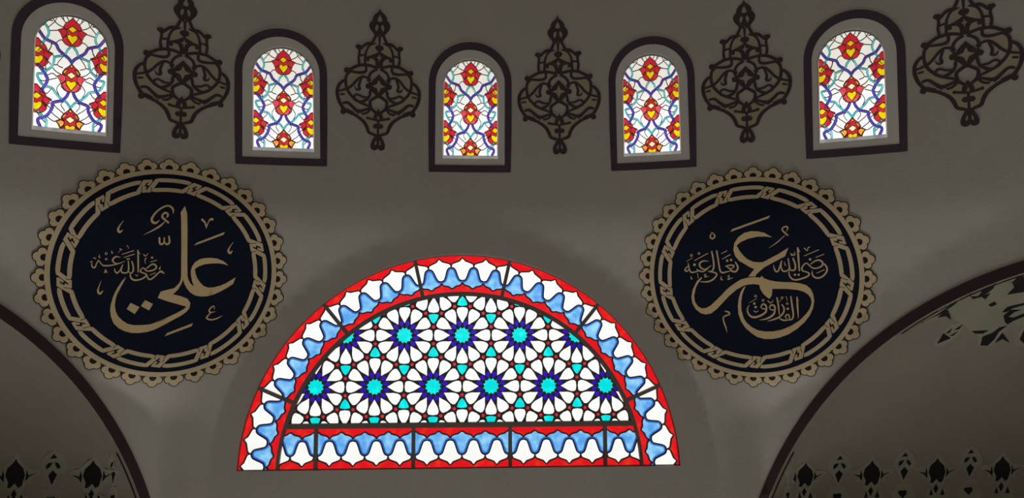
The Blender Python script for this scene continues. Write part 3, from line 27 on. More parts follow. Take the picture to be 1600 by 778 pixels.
MOTIFS={"RA":[[[[[-2.1186,1.2774],[-2.1215,1.2534],[-2.1163,1.2207],[-2.123,1.1782],[-2.1418,1.1372],[-2.1501,1.1186],[-2.1642,1.1085],[-2.1668,1.1366],[-2.1873,1.1121],[-2.1954,1.1138],[-2.1836,1.1438],[-2.1768,1.1879],[-2.1571,1.2288],[-2.133,1.2559]],[[-2.1084,1.2119],[-2.1115,1.1771],[-2.0775,1.1939],[-2.1113,1.1693],[-2.1313,1.1439],[-2.1211,1.1741]],[[-2.1704,1.2205],[-2.1857,1.1867],[-2.1923,1.1762],[-2.1947,1.1467],[-2.1804,1.1848]],[[-2.1782,1.1026],[-2.1771,1.0748],[-2.1959,1.038],[-2.1959,1.0736]],[[-2.2206,1.0318],[-2.2034,1.075],[-2.2057,1.0434],[-2.2091,1.0297]],[[-2.1823,1.0261],[-2.1632,1.0692],[-2.1637,1.0382],[-2.1654,1.0244]]],[[[-2.0984,1.3269],[-2.1077,1.2834],[-2.1035,1.2428],[-2.1021,1.2191],[-2.059,1.2067],[-2.0677,1.1857],[-2.1099,1.1576],[-2.1129,1.1269],[-2.1352,1.1287],[-2.1471,1.0987],[-2.1657,1.0773],[-2.1443,1.052],[-2.1645,0.9306],[-2.2564,0.9414],[-2.2216,1.0628],[-2.1958,1.0816],[-2.204,1.0994],[-2.1956,1.1386],[-2.2095,1.1435],[-2.1961,1.1734],[-2.1681,1.2332],[-2.1469,1.2601],[-2.1203,1.2862]]]],[[[[-1.8166,1.2746],[-1.8121,1.2513],[-1.7934,1.2207],[-1.7932,1.1778],[-1.8121,1.1342],[-1.8205,1.1143],[-1.8395,1.1019],[-1.8503,1.1289],[-1.8769,1.1007],[-1.8911,1.1003],[-1.8805,1.132],[-1.8858,1.175],[-1.867,1.2186],[-1.8335,1.2507]],[[-1.7792,1.2134],[-1.7761,1.1785],[-1.7314,1.1998],[-1.7743,1.1707],[-1.7981,1.1425],[-1.7895,1.174]],[[-1.8904,1.2064],[-1.9034,1.1708],[-1.937,1.1798],[-1.9117,1.1588],[-1.9018,1.1315],[-1.8914,1.171]],[[-1.8596,1.0934],[-1.8517,1.0662],[-1.8725,1.0263],[-1.8805,1.0614]],[[-1.9098,1.015],[-1.8929,1.061],[-1.8888,1.0297],[-1.8911,1.0155]],[[-1.8501,1.017],[-1.8302,1.0631],[-1.8256,1.0321],[-1.8259,1.018]]],[[[-1.8029,1.3256],[-1.7997,1.2828],[-1.7796,1.2445],[-1.7715,1.2215],[-1.7084,1.2148],[-1.7167,1.1927],[-1.77,1.1592],[-1.7689,1.1282],[-1.8008,1.1268],[-1.8124,1.0951],[-1.8353,1.0708],[-1.8008,1.0488],[-1.8127,0.9235],[-1.9465,0.9181],[-1.9203,1.0445],[-1.8823,1.0691],[-1.9012,1.0843],[-1.9003,1.1236],[-1.9304,1.1231],[-1.9184,1.1548],[-1.9488,1.1845],[-1.9477,1.2058],[-1.8939,1.2181],[-1.8636,1.25],[-1.824,1.2822]]]],[[[[-1.4464,1.3001],[-1.4401,1.2777],[-1.4183,1.2488],[-1.4159,1.2072],[-1.434,1.164],[-1.442,1.1444],[-1.4618,1.1315],[-1.4747,1.1572],[-1.5019,1.1285],[-1.5173,1.1273],[-1.5075,1.1586],[-1.5158,1.2002],[-1.498,1.2434],[-1.4633,1.2761]],[[-1.4028,1.2423],[-1.3978,1.2086],[-1.3516,1.231],[-1.3956,1.2011],[-1.4195,1.1727],[-1.4117,1.2037]],[[-1.5229,1.2303],[-1.535,1.1951],[-1.5732,1.2018],[-1.5434,1.183],[-1.5308,1.157],[-1.5217,1.1959]],[[-1.483,1.1222],[-1.4733,1.0962],[-1.4939,1.0564],[-1.504,1.0901]],[[-1.5336,1.0434],[-1.5174,1.0891],[-1.5116,1.0589],[-1.5134,1.045]],[[-1.4696,1.0485],[-1.4503,1.0942],[-1.4442,1.0643],[-1.444,1.0506]]],[[[-1.4349,1.3502],[-1.4286,1.3088],[-1.4048,1.2725],[-1.395,1.2505],[-1.3282,1.2464],[-1.336,1.2247],[-1.3905,1.1902],[-1.3881,1.16],[-1.4217,1.1574],[-1.4326,1.1261],[-1.4559,1.1014],[-1.4186,1.0816],[-1.4273,0.9592],[-1.5694,0.9471],[-1.5463,1.0716],[-1.5063,1.0975],[-1.5275,1.1113],[-1.5286,1.1495],[-1.5619,1.1473],[-1.5506,1.1787],[-1.587,1.2056],[-1.5875,1.2263],[-1.5277,1.2415],[-1.4964,1.274],[-1.4551,1.3071]]]],[[[[-1.0646,1.332],[-1.0577,1.3105],[-1.0352,1.283],[-1.0318,1.2428],[-1.0488,1.2006],[-1.0564,1.1814],[-1.0758,1.1684],[-1.0892,1.193],[-1.1158,1.1645],[-1.1311,1.163],[-1.122,1.1936],[-1.1314,1.2336],[-1.1146,1.2759],[-1.0808,1.3085]],[[-1.0196,1.2771],[-1.0139,1.2445],[-0.9688,1.2671],[-1.0116,1.2373],[-1.0346,1.2093],[-1.0276,1.2395]],[[-1.1394,1.2626],[-1.1505,1.2282],[-1.1894,1.2337],[-1.1587,1.2163],[-1.1454,1.1914],[-1.1372,1.2294]],[[-1.0967,1.1589],[-1.0865,1.134],[-1.1063,1.0949],[-1.117,1.1272]],[[-1.1457,1.0812],[-1.1304,1.1259],[-1.124,1.0968],[-1.1255,1.0832]],[[-1.0821,1.0877],[-1.0636,1.1326],[-1.0571,1.1037],[-1.0567,1.0904]]],[[[-1.0546,1.3808],[-1.0471,1.3409],[-1.0223,1.3063],[-1.0121,1.2851],[-0.9461,1.2825],[-0.9533,1.2613],[-1.0063,1.2268],[-1.0034,1.1977],[-1.0365,1.1944],[-1.0467,1.1639],[-1.0694,1.1394],[-1.0321,1.1211],[-1.0388,1.0023],[-1.1798,0.9867],[-1.159,1.1082],[-1.1194,1.1344],[-1.141,1.1472],[-1.143,1.1842],[-1.1764,1.1811],[-1.1658,1.2119],[-1.2034,1.237],[-1.2047,1.2571],[-1.1445,1.2733],[-1.1139,1.3057],[-1.0734,1.3387]]]]],"RB":[[[[[-2.2424,1.0827],[-2.2337,1.0837],[-2.2399,1.0617],[-2.2528,1.0337],[-2.2484,1.0644]]],[[[-2.1266,1.3607],[-2.1208,1.3428],[-2.1594,1.2564],[-2.1762,1.2202],[-2.1825,1.2144],[-2.1995,1.1788],[-2.2181,1.1356],[-2.2149,1.1262],[-2.2254,1.0894],[-2.2329,1.0446],[-2.2615,0.9588],[-2.2831,0.9638],[-2.2567,1.0596],[-2.2414,1.095],[-2.2268,1.1312],[-2.2204,1.1366],[-2.1634,1.2869],[-2.1473,1.3266],[-2.1322,1.3412]]]],[[[[-1.9703,1.3109],[-1.9645,1.2853],[-1.9953,1.2813]],[[-2.0084,1.2545],[-1.989,1.258],[-2.0079,1.2305],[-2.0256,1.2166],[-2.0217,1.2389]],[[-1.9793,1.2602],[-1.9656,1.2536],[-1.9627,1.2298],[-1.9765,1.218],[-1.9819,1.2379]],[[-2.0003,1.2104],[-1.9883,1.1824],[-2.0258,1.1192],[-2.0264,1.1791]],[[-2.0659,1.0442],[-2.0258,1.0476],[-2.0274,1.0238],[-2.0532,0.9922],[-2.0698,1.0244]]],[[[-1.9575,1.3488],[-1.9534,1.3248],[-1.9358,1.3088],[-1.9341,1.2693],[-1.9298,1.2377],[-1.9498,1.1981],[-1.9743,1.1902],[-1.9996,1.1507],[-2.0235,1.1033],[-1.9938,1.0951],[-1.9954,1.0555],[-1.9802,1.0082],[-2.0197,0.913],[-2.1122,0.9137],[-2.104,1.0174],[-2.0799,1.0566],[-2.0636,1.0961],[-2.0374,1.1035],[-2.0381,1.1514],[-2.0414,1.1835],[-2.049,1.2159],[-2.0341,1.2635],[-1.9989,1.3102],[-1.9717,1.3253]]]],[[[[-1.6246,1.3303],[-1.6144,1.3062],[-1.6512,1.2998]],[[-1.6637,1.273],[-1.6405,1.278],[-1.6601,1.25],[-1.68,1.2351],[-1.6781,1.2569]],[[-1.6291,1.2809],[-1.6121,1.2756],[-1.6063,1.2528],[-1.6213,1.2405],[-1.6297,1.2593]],[[-1.6486,1.2313],[-1.6317,1.2052],[-1.6698,1.1413],[-1.6766,1.199]],[[-1.7107,1.0654],[-1.6641,1.0721],[-1.6642,1.0489],[-1.6917,1.0162],[-1.7136,1.0459]]],[[[-1.6144,1.3677],[-1.606,1.3451],[-1.583,1.3309],[-1.5769,1.2929],[-1.5691,1.2626],[-1.5886,1.2231],[-1.616,1.2138],[-1.642,1.1738],[-1.6657,1.1261],[-1.6307,1.1204],[-1.6299,1.0819],[-1.6099,1.037],[-1.6491,0.9418],[-1.7553,0.9349],[-1.7539,1.0359],[-1.7285,1.0761],[-1.7126,1.1157],[-1.6821,1.1251],[-1.6876,1.1713],[-1.6953,1.2019],[-1.7091,1.2322],[-1.6975,1.2792],[-1.6601,1.3272],[-1.6284,1.344]]]],[[[[-1.2417,1.3656],[-1.2301,1.3425],[-1.268,1.3352]],[[-1.2798,1.3088],[-1.2559,1.3144],[-1.2751,1.2866],[-1.2951,1.2716],[-1.294,1.2927]],[[-1.2443,1.3175],[-1.2266,1.3129],[-1.2198,1.291],[-1.2348,1.2786],[-1.2441,1.2966]],[[-1.2625,1.2689],[-1.2442,1.2441],[-1.2812,1.1809],[-1.2902,1.2366]],[[-1.321,1.1058],[-1.2734,1.1139],[-1.2729,1.0913],[-1.3003,1.0587],[-1.3234,1.0867]]],[[[-1.2329,1.4021],[-1.2231,1.3804],[-1.1989,1.3673],[-1.1912,1.3306],[-1.1822,1.3015],[-1.2007,1.2627],[-1.2285,1.2529],[-1.2537,1.2133],[-1.2766,1.1662],[-1.2406,1.1619],[-1.2388,1.1245],[-1.2175,1.0816],[-1.2552,0.9879],[-1.3636,0.9772],[-1.3649,1.0755],[-1.3397,1.1155],[-1.3246,1.1546],[-1.2933,1.1648],[-1.3006,1.2094],[-1.3097,1.2388],[-1.3253,1.2677],[-1.3152,1.3137],[-1.2784,1.3614],[-1.2463,1.3787]]]]],"LA":[[[[[1.5723,1.1097],[1.5866,1.085],[1.6186,1.0518],[1.6352,1.0066],[1.6311,0.962],[1.6292,0.9417],[1.6133,0.9301],[1.5921,0.9592],[1.5733,0.9316],[1.5579,0.9323],[1.5581,0.9646],[1.5361,1.0098],[1.5398,1.0541],[1.5637,1.0857]],[[1.6364,1.0432],[1.6527,1.0062],[1.6908,1.0259],[1.6574,0.9979],[1.6428,0.9698],[1.6404,1.0024]],[[1.5187,1.0428],[1.5181,1.0065],[1.4762,1.018],[1.5133,0.9947],[1.5347,0.9655],[1.5314,1.006]],[[1.5946,0.9227],[1.6124,0.8936],[1.6032,0.8535],[1.5829,0.8908]],[[1.5663,0.8447],[1.5695,0.8914],[1.5844,0.8584],[1.5866,0.8438]],[[1.6302,0.8418],[1.6363,0.8887],[1.6513,0.8556],[1.6555,0.8408]]],[[[1.5653,1.1625],[1.587,1.1175],[1.6238,1.0761],[1.6413,1.0513],[1.7082,1.0404],[1.7082,1.0175],[1.6661,0.9855],[1.6782,0.9526],[1.6456,0.9534],[1.6444,0.9209],[1.6284,0.8971],[1.672,0.8712],[1.6978,0.7401],[1.5561,0.7471],[1.5449,0.8764],[1.5783,0.8991],[1.5523,0.9164],[1.5393,0.9573],[1.5057,0.9588],[1.5073,0.9909],[1.4607,1.0235],[1.4531,1.0455],[1.5099,1.0552],[1.5308,1.0867],[1.561,1.1181]]]],[[[[1.9148,1.1089],[1.9284,1.0855],[1.9544,1.0556],[1.9725,1.0119],[1.9766,0.9662],[1.9781,0.9455],[1.9684,0.932],[1.9498,0.9591],[1.9387,0.9295],[1.9268,0.9288],[1.9239,0.9612],[1.9026,1.0047],[1.9004,1.0495],[1.9131,1.0837]],[[1.9666,1.0493],[1.9832,1.0138],[1.9982,1.0403],[1.9874,1.0061],[1.9832,0.9755],[1.9765,1.0083]],[[1.8857,1.0363],[1.8889,0.9999],[1.8545,1.0082],[1.8863,0.9876],[1.9057,0.9601],[1.8994,1.0005]],[[1.9556,0.9226],[1.9716,0.8953],[1.9685,0.8541],[1.9498,0.8895]],[[1.9405,0.8418],[1.9394,0.8888],[1.9537,0.8572],[1.9565,0.8427]],[[1.9897,0.8452],[1.9894,0.8929],[2.0036,0.8614],[2.0081,0.8471]]],[[[1.9003,1.1618],[1.9226,1.1185],[1.9527,1.081],[1.9678,1.0582],[2.0001,1.0591],[2.0074,1.035],[1.9947,0.9947],[2.0077,0.963],[1.9874,0.9593],[1.9911,0.9263],[1.9828,0.9005],[2.0158,0.8797],[2.0477,0.7513],[1.9384,0.7434],[1.9211,0.8717],[1.9455,0.8973],[1.9239,0.9123],[1.9101,0.9522],[1.8832,0.951],[1.8818,0.9833],[1.8413,1.0126],[1.8333,1.0341],[1.8777,1.0481],[1.8896,1.0815],[1.906,1.1162]]]]],"LB":[[[[[1.7469,1.1396],[1.7661,1.1139],[1.7343,1.1087]],[[1.733,1.0812],[1.7531,1.0853],[1.7453,1.057],[1.7318,1.0424],[1.7255,1.0651]],[[1.7626,1.0879],[1.7803,1.0816],[1.7943,1.0574],[1.7853,1.045],[1.7704,1.0652]],[[1.7632,1.0367],[1.7886,1.0085],[1.7751,0.9435],[1.7484,1.0043]],[[1.7605,0.8669],[1.8033,0.8705],[1.8105,0.8461],[1.7941,0.8139],[1.7638,0.8466]]],[[[1.7406,1.1785],[1.7578,1.1544],[1.7843,1.1387],[1.8052,1.0984],[1.8239,1.0662],[1.8215,1.0252],[1.8,1.0167],[1.7903,0.976],[1.7842,0.9273],[1.819,0.9192],[1.8323,0.8786],[1.8648,0.83],[1.8562,0.7326],[1.7554,0.7342],[1.727,0.8394],[1.7396,0.8793],[1.7422,0.9196],[1.7688,0.9274],[1.7476,0.976],[1.7292,1.0085],[1.7045,1.041],[1.698,1.0894],[1.7149,1.1377],[1.7377,1.1541]]]],[[[[1.9695,1.1046],[1.9713,1.1106],[1.98,1.081],[1.982,1.0652],[1.9736,1.0876]],[[1.9716,1.114],[1.9911,1.0722],[1.9815,1.0915]],[[1.9901,1.0619],[2.004,1.0354],[2.019,0.9689],[1.9967,1.028]],[[2.0323,0.8913],[2.0431,0.898],[2.0501,0.8742],[2.0519,0.841],[2.0371,0.8713]]],[[[2.0037,1.0553],[2.0034,1.0447],[2.014,1.0027],[2.0252,0.9533],[2.0356,0.9479],[2.0486,0.9082],[2.0675,0.8621],[2.084,0.7647],[2.0538,0.759],[2.0278,0.8614],[2.0239,0.9021],[2.0162,0.9425],[2.0214,0.9523],[2.0041,0.9995],[1.9912,1.0308],[1.9763,1.0616],[1.9601,1.11],[1.9449,1.1609]]]],[[[[1.3637,1.1599],[1.3833,1.1339],[1.3469,1.1308]],[[1.3433,1.1042],[1.3661,1.1071],[1.3552,1.08],[1.3394,1.0667],[1.3339,1.089]],[[1.377,1.1089],[1.3967,1.1017],[1.4107,1.0774],[1.3993,1.0661],[1.384,1.0865]],[[1.3738,1.0594],[1.4003,1.0305],[1.3811,0.9684],[1.3553,1.0289]],[[1.3614,0.8948],[1.4083,0.8957],[1.415,0.8716],[1.3956,0.8413],[1.3641,0.875]]],[[[1.3603,1.1978],[1.3778,1.1735],[1.407,1.1566],[1.4272,1.1163],[1.4459,1.0838],[1.4392,1.0444],[1.4138,1.0377],[1.3999,0.9989],[1.3902,0.9521],[1.4284,0.942],[1.441,0.9017],[1.4748,0.8521],[1.4604,0.758],[1.3513,0.7661],[1.3244,0.8699],[1.3394,0.908],[1.344,0.947],[1.3733,0.9531],[1.3528,1.0015],[1.3345,1.034],[1.3095,1.0667],[1.3053,1.114],[1.3275,1.1599],[1.3546,1.1745]]]]]}
GARLAND=[[[[-1.2632,2.1645],[-1.076,2.2666],[-1.0269,2.2895],[-1.1154,2.2419],[-1.1638,2.2149],[-1.1949,2.2008]],[[-1.1311,2.2349],[-1.1199,2.2355],[-1.1424,2.1872],[-1.1492,2.2075],[-1.1848,2.198]],[[-0.9641,2.3286],[-0.9299,2.3444],[-0.9509,2.3248],[-0.9727,2.3105],[-0.9468,2.3139],[-0.9141,2.3332],[-0.9028,2.357],[-0.8171,2.3755],[-0.8589,2.3514],[-0.92,2.3191],[-0.8837,2.3321],[-0.9294,2.2994],[-0.9346,2.3127],[-0.9775,2.2992]],[[-0.688,2.4218],[-0.6896,2.4069],[-0.7335,2.3401],[-0.7929,2.3305],[-0.8171,2.3265],[-0.7671,2.3613],[-0.7594,2.3811]],[[-0.9324,2.2702],[-0.8954,2.2882],[-0.8905,2.2751],[-0.923,2.2603]],[[-1.2704,2.0454],[-1.2148,2.1084],[-1.1921,2.0791]],[[-1.2017,2.1085],[-1.1601,2.139],[-1.1837,2.1114]],[[-1.191,2.0938],[-1.1399,2.121],[-1.1732,2.0939]],[[-1.1536,2.1304],[-1.1,2.1607],[-1.1326,2.1319]],[[-1.0737,2.1212],[-0.9885,2.1265],[-1.0229,2.1068],[-1.0601,2.1074]],[[-1.0567,2.0364],[-1.0299,2.0884],[-0.971,2.112],[-0.927,2.1432],[-0.8865,2.1525],[-0.9377,2.1179],[-0.9725,2.0739],[-1.0185,2.0352]],[[-0.975,2.0532],[-0.9216,2.1121],[-0.9006,2.0537],[-0.9304,2.0756]],[[-0.8833,2.2312],[-0.8473,2.2598],[-0.7573,2.2817],[-0.7614,2.2704],[-0.8265,2.2516],[-0.8657,2.2298]],[[-0.8889,2.1753],[-0.8847,2.2104],[-0.8384,2.2435],[-0.7869,2.2434],[-0.8246,2.2311],[-0.8644,2.2034],[-0.8378,2.1999],[-0.7765,2.2241],[-0.7818,2.2068],[-0.8432,2.1824],[-0.8808,2.1611]],[[-0.8405,2.0745],[-0.8023,2.1326],[-0.8234,2.0453]]],[[[-1.076,2.2666],[-0.791,2.3832],[-0.7555,2.3829],[-0.7671,2.3613],[-0.8157,2.324],[-0.7364,2.3338],[-0.7966,2.154],[-0.8735,2.1432],[-0.9292,2.1034],[-0.9927,2.0353],[-1.0713,2.0304],[-1.0475,2.0884],[-1.0785,2.1248],[-1.1084,2.1678],[-1.1257,2.1887],[-1.1192,2.2292]],[[-1.2943,2.0296],[-1.2523,2.0878],[-1.1928,2.1317],[-1.1511,2.1605],[-1.0806,2.1785],[-1.1031,2.1464],[-1.1499,2.0954],[-1.1999,2.0583],[-1.2527,2.0297]],[[-1.272,2.1589],[-1.0686,2.2767],[-0.9851,2.3122],[-0.8896,2.3566],[-0.7905,2.3931],[-0.6876,2.4283],[-0.6707,2.4309],[-0.6866,2.4094],[-0.7829,2.382],[-0.9799,2.3047],[-1.1258,2.2353],[-1.1951,2.1878]],[[-0.8897,2.0316],[-0.8461,2.1036],[-0.7947,2.1611],[-0.8264,2.032]]]]
P={"f":1256.7224,"cx":0.04281,"cy":-0.67762,"cz":-1.268,"yaw":0.04756,"pitch":0.10207,"roll":0.00232,"zwb":-0.13883,"zwt":0.8344,"hw":0.2982,"zob":-0.0049,"zot":1.02908,"zm":-0.89819,"sm":0.77027,"lx":-0.02931,"lz":-2.26215,"lr":1.5325,"lzb":-2.20223,"m1":23.50866,"m2":50.71299,"m3":77.29702,"sz":-2.9547,"sr":2.10523,"lroll":0.00548,"lyaw":0.01027}
WINS=[[-0.5197,-0.1506,0.0271,1.0407,1.0633],[-0.2589,-0.1369,0.0339,1.0422,1.0405],[0.0019,-0.1372,0.0018,1.0085,1.0339],[0.2626,-0.1335,0.0102,1.0153,1.0361],[0.525,-0.1314,-0.0155,1.0387,1.0457]]
ORNS=[[-0.3898,-0.0102,0.0,1.0],[-0.1291,0.0049,0.0015,1.0388],[0.131,-0.0062,0.0144,1.0256],[0.3902,0.0158,-0.0011,1.0106],[0.6552,-0.0222,0.0,1.0]]
MEDS=[[-0.3977,-0.8962,0.7728,0.9843],[0.3912,-0.8995,0.7761,0.9818]]
# ------------------------------------------------------------ camera, world, lights, exposure
ZW = 10.0                       # height of the drum's datum above the floor
EYE = (P['cx'], P['cy'], P['cz'] + ZW)
_yw, _pt, _rl = P['yaw'], P['pitch'], P['roll']
_f = Vector((math.sin(_yw)*math.cos(_pt), math.cos(_yw)*math.cos(_pt), math.sin(_pt)))
_r = _f.cross(Vector((0, 0, 1))).normalized()
_u = _r.cross(_f)
_r2 = _r*math.cos(_rl) + _u*math.sin(_rl)
_u2 = _u*math.cos(_rl) - _r*math.sin(_rl)
cam = D2.cameras.new('camera'); cam.sensor_width = 36.0; cam.lens = P['f']/1600.0*36.0
cam.clip_start = 0.05; cam.clip_end = 200
camo = D2.objects.new('camera', cam); COL.objects.link(camo)
M = Matrix((( _r2.x, _u2.x, -_f.x, EYE[0]), (_r2.y, _u2.y, -_f.y, EYE[1]), (_r2.z, _u2.z, -_f.z, EYE[2]), (0, 0, 0, 1)))
camo.matrix_world = M
SC.camera = camo
SC.view_settings.view_transform = 'Standard'
SC.view_settings.look = 'None'
SC.view_settings.gamma = 1.0
SC.view_settings.use_curve_mapping = False
SC.view_settings.exposure = 0.0
SC.cycles.transparent_max_bounces = 24
SC.cycles.max_bounces = 8

world = D2.worlds.new('overcast_sky'); SC.world = world; world.use_nodes = True
nt = world.node_tree; nt.nodes.clear()
n_out = nt.nodes.new('ShaderNodeOutputWorld'); n_bg = nt.nodes.new('ShaderNodeBackground')
n_tc = nt.nodes.new('ShaderNodeTexCoord'); n_sx = nt.nodes.new('ShaderNodeSeparateXYZ'); n_rp = nt.nodes.new('ShaderNodeValToRGB')
n_mr = nt.nodes.new('ShaderNodeMapRange'); n_mr.inputs['From Min'].default_value = -1; n_mr.inputs['From Max'].default_value = 1
nt.links.new(n_tc.outputs['Generated'], n_sx.inputs[0]); nt.links.new(n_sx.outputs['Z'], n_mr.inputs['Value'])
nt.links.new(n_mr.outputs[0], n_rp.inputs['Fac']); nt.links.new(n_rp.outputs['Color'], n_bg.inputs['Color'])
nt.links.new(n_bg.outputs[0], n_out.inputs['Surface'])
def ramp(r, stops):
    while len(r.elements) < len(stops): r.elements.new(0.5)
    for e, (p, c) in zip(r.elements, stops):
        e.position = p; e.color = (c[0], c[1], c[2], 1)
SKY = [(-1, (.30, .30, .29)), (-.30, (.45, .45, .44)), (-.16, (.93, .93, .91)), (.0, (1, 1, .99)), (.262, (1, 1, .99)), (.296, (.76, .735, .66)), (1, (.60, .60, .58))]
ramp(n_rp.color_ramp, [((z+1)/2, c) for z, c in SKY])
n_bg.inputs['Strength'].default_value = 1.15

def area(name, loc, target, sx, sy, power, col=(1, .965, .93)):
    l = D2.lights.new(name, 'AREA'); l.shape = 'RECTANGLE'; l.size = sx; l.size_y = sy; l.energy = power; l.color = col
    o = D2.objects.new(name, l); COL.objects.link(o); o.location = loc
    o.rotation_euler = (Vector(target)-Vector(loc)).to_track_quat('-Z', 'Y').to_euler()
    return o
area('floor_bounce_fill', (-.3, 3.75, 1.0), (-.3, 3.75, 9), 5.0, 1.8, 168)  # added upward fill, standing in for daylight bounced off the floor
area('drum_fill', (0, -2.4, ZW-.95), (0, -1.6, ZW+1.5), 2.2, 2.2, 10.5)  # added unseen fill that brightens the drum, no known lamp
area('window_daylight_behind', (0, -4.6, ZW-1.6), (0, 3, ZW-1.0), 3.2, 1.4, 2.2, (1, .97, .93))

# ------------------------------------------------------------ materials
def mat(name, color, rough=.7, var=.08, scale=6.0, bump=0.0, spec=.3):
    m = D2.materials.new(name); m.use_nodes = True; t = m.node_tree
    b = t.nodes['Principled BSDF']; b.inputs['Roughness'].default_value = rough
    if 'Specular IOR Level' in b.inputs: b.inputs['Specular IOR Level'].default_value = spec
    tc = t.nodes.new('ShaderNodeTexCoord'); nz = t.nodes.new('ShaderNodeTexNoise')
    nz.inputs['Scale'].default_value = scale; nz.inputs['Detail'].default_value = 5
    t.links.new(tc.outputs['Object'], nz.inputs['Vector'])
    cr = t.nodes.new('ShaderNodeValToRGB')
    ramp(cr.color_ramp, [(.3, [c*(1-var) for c in color]), (.7, [min(1, c*(1+var)) for c in color])])
    t.links.new(nz.outputs['Fac'], cr.inputs['Fac']); t.links.new(cr.outputs['Color'], b.inputs['Base Color'])
    if bump:
        n2 = t.nodes.new('ShaderNodeTexNoise'); n2.inputs['Scale'].default_value = 90; n2.inputs['Detail'].default_value = 4
        t.links.new(tc.outputs['Object'], n2.inputs['Vector'])
        bp = t.nodes.new('ShaderNodeBump'); bp.inputs['Strength'].default_value = bump; bp.inputs['Distance'].default_value = .01
        t.links.new(n2.outputs['Fac'], bp.inputs['Height']); t.links.new(bp.outputs['Normal'], b.inputs['Normal'])
    return m
def srgb(r, g, b):
    f = lambda c: (c/255/12.92) if c/255 <= .04045 else ((c/255+.055)/1.055)**2.4
    return (f(r), f(g), f(b))
def glass(name, col, col2=None, scale=14.0, lo=.45, hi=.7):
    """coloured cathedral glass: light is filtered on its way through both faces of the pane"""
    m = D2.materials.new(name); m.use_nodes = True; t = m.node_tree; t.nodes.clear()
    o = t.nodes.new('ShaderNodeOutputMaterial'); tr = t.nodes.new('ShaderNodeBsdfTransparent'); gl = t.nodes.new('ShaderNodeBsdfGlossy')
    mx = t.nodes.new('ShaderNodeMixShader'); mx.inputs[0].default_value = .03
    gl.inputs['Roughness'].default_value = .15
    tc = t.nodes.new('ShaderNodeTexCoord'); nz = t.nodes.new('ShaderNodeTexNoise'); nz.inputs['Scale'].default_value = scale; nz.inputs['Detail'].default_value = 3
    cr = t.nodes.new('ShaderNodeValToRGB'); c2 = col2 or col
    ramp(cr.color_ramp, [(lo, [c**.5 for c in col]), (hi, [c**.5 for c in c2])])
    t.links.new(tc.outputs['Object'], nz.inputs['Vector']); t.links.new(nz.outputs['Fac'], cr.inputs['Fac'])
    t.links.new(cr.outputs['Color'], tr.inputs['Color'])
    t.links.new(tr.outputs[0], mx.inputs[1]); t.links.new(gl.outputs[0], mx.inputs[2]); t.links.new(mx.outputs[0], o.inputs['Surface'])
    return m
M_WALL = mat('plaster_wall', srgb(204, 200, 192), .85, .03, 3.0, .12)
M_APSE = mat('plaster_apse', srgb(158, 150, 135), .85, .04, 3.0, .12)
M_BORDER = mat('dark_paint_border', srgb(84, 73, 88), .6, .06)
M_BAND = mat('brown_paint_band', srgb(64, 46, 50), .6, .06)
M_FILI = mat('dark_paint_filigree', srgb(76, 67, 70), .6, .05)
M_TAN = mat('tan_paint', srgb(190, 181, 158), .7, .06)
M_NAVY = mat('navy_paint', srgb(30, 37, 56), .9, .08, spec=.1)
M_BLACK = mat('black_paint', srgb(34, 29, 32), .6, .08)
M_GOLD = mat('gold_paint', srgb(232, 212, 172), .5, .05, 8)
M_GOLDL = mat('gold_letter_paint', srgb(244, 216, 164), .5, .05, 8)
M_SAGE = mat('sage_paint', srgb(162, 162, 142), .8, .08)
M_LEAD = mat('lead_came', srgb(96, 88, 82), .5, .06, 30)
M_GLARE_CAME = mat('glare_lead_came', srgb(150, 138, 116), .5, .06, 30)  # lead of the small windows, lightened to imitate backlight glare
M_STEEL = mat('grey_glazing_bar', srgb(135, 128, 122), .5, .05, 20)
M_LIT_REVEAL = mat('lit_reveal_frame', srgb(215, 210, 200), .5, .03)  # pale ring colour imitates the wall reveal lit through the glass
M_FLOOR = mat('carpet_floor', srgb(132, 124, 116), .95, .15, 12)
G_CLEAR = glass('clear_glass', (.96, .96, .95), (1, 1, .99), 5)
G_WHITE = glass('white_glass', (.94, .94, .92), (1, 1, .985), 9)
G_RED = glass('red_glass', (.74, .006, .012), (.86, .05, .01), 16, .5, .82)
G_REDS = glass('crimson_glass', (.60, .016, .04), (.72, .04, .05), 30)
G_ORANGE = glass('orange_glass', (.92, .30, .03), (.98, .52, .12), 30)
G_GLARE_YEL = glass('glare_yellow_glass', (.98, .86, .35), (1, .95, .62), 20)  # yellow panes with the washing-out by glare put into their colour
G_GLARE_RED = glass('glare_red_glass', (.72, .06, .09), (.85, .14, .15), 24)  # red petals paled in colour as window glare washes them out
G_YEL = glass('yellow_glass', (.86, .60, .0), (.98, .80, .02), 20)
G_LBLUE = glass('light_blue_glass', (.10, .36, .80), (.34, .70, .97), 14, .35, .7)
G_DBLUE = glass('deep_blue_glass', (.03, .13, .55), (.05, .18, .65), 14)
G_COBALT = glass('cobalt_glass', (.025, .006, .42), (.04, .01, .52), 14)
G_VIOLET = glass('violet_blue_glass', (.075, .045, .42), (.12, .08, .56), 14)
G_TEAL = glass('teal_glass', (.0, .72, .72), (.01, .90, .86), 20)
G_LIT_EDGE = glass('lit_reveal_glass', (.22, .21, .195), (.36, .35, .33), 9)  # see-through strip imitating the brightly lit reveal round the panes
G_TURQ = glass('turquoise_glass', (.05, .56, .64), (.20, .80, .84), 18)

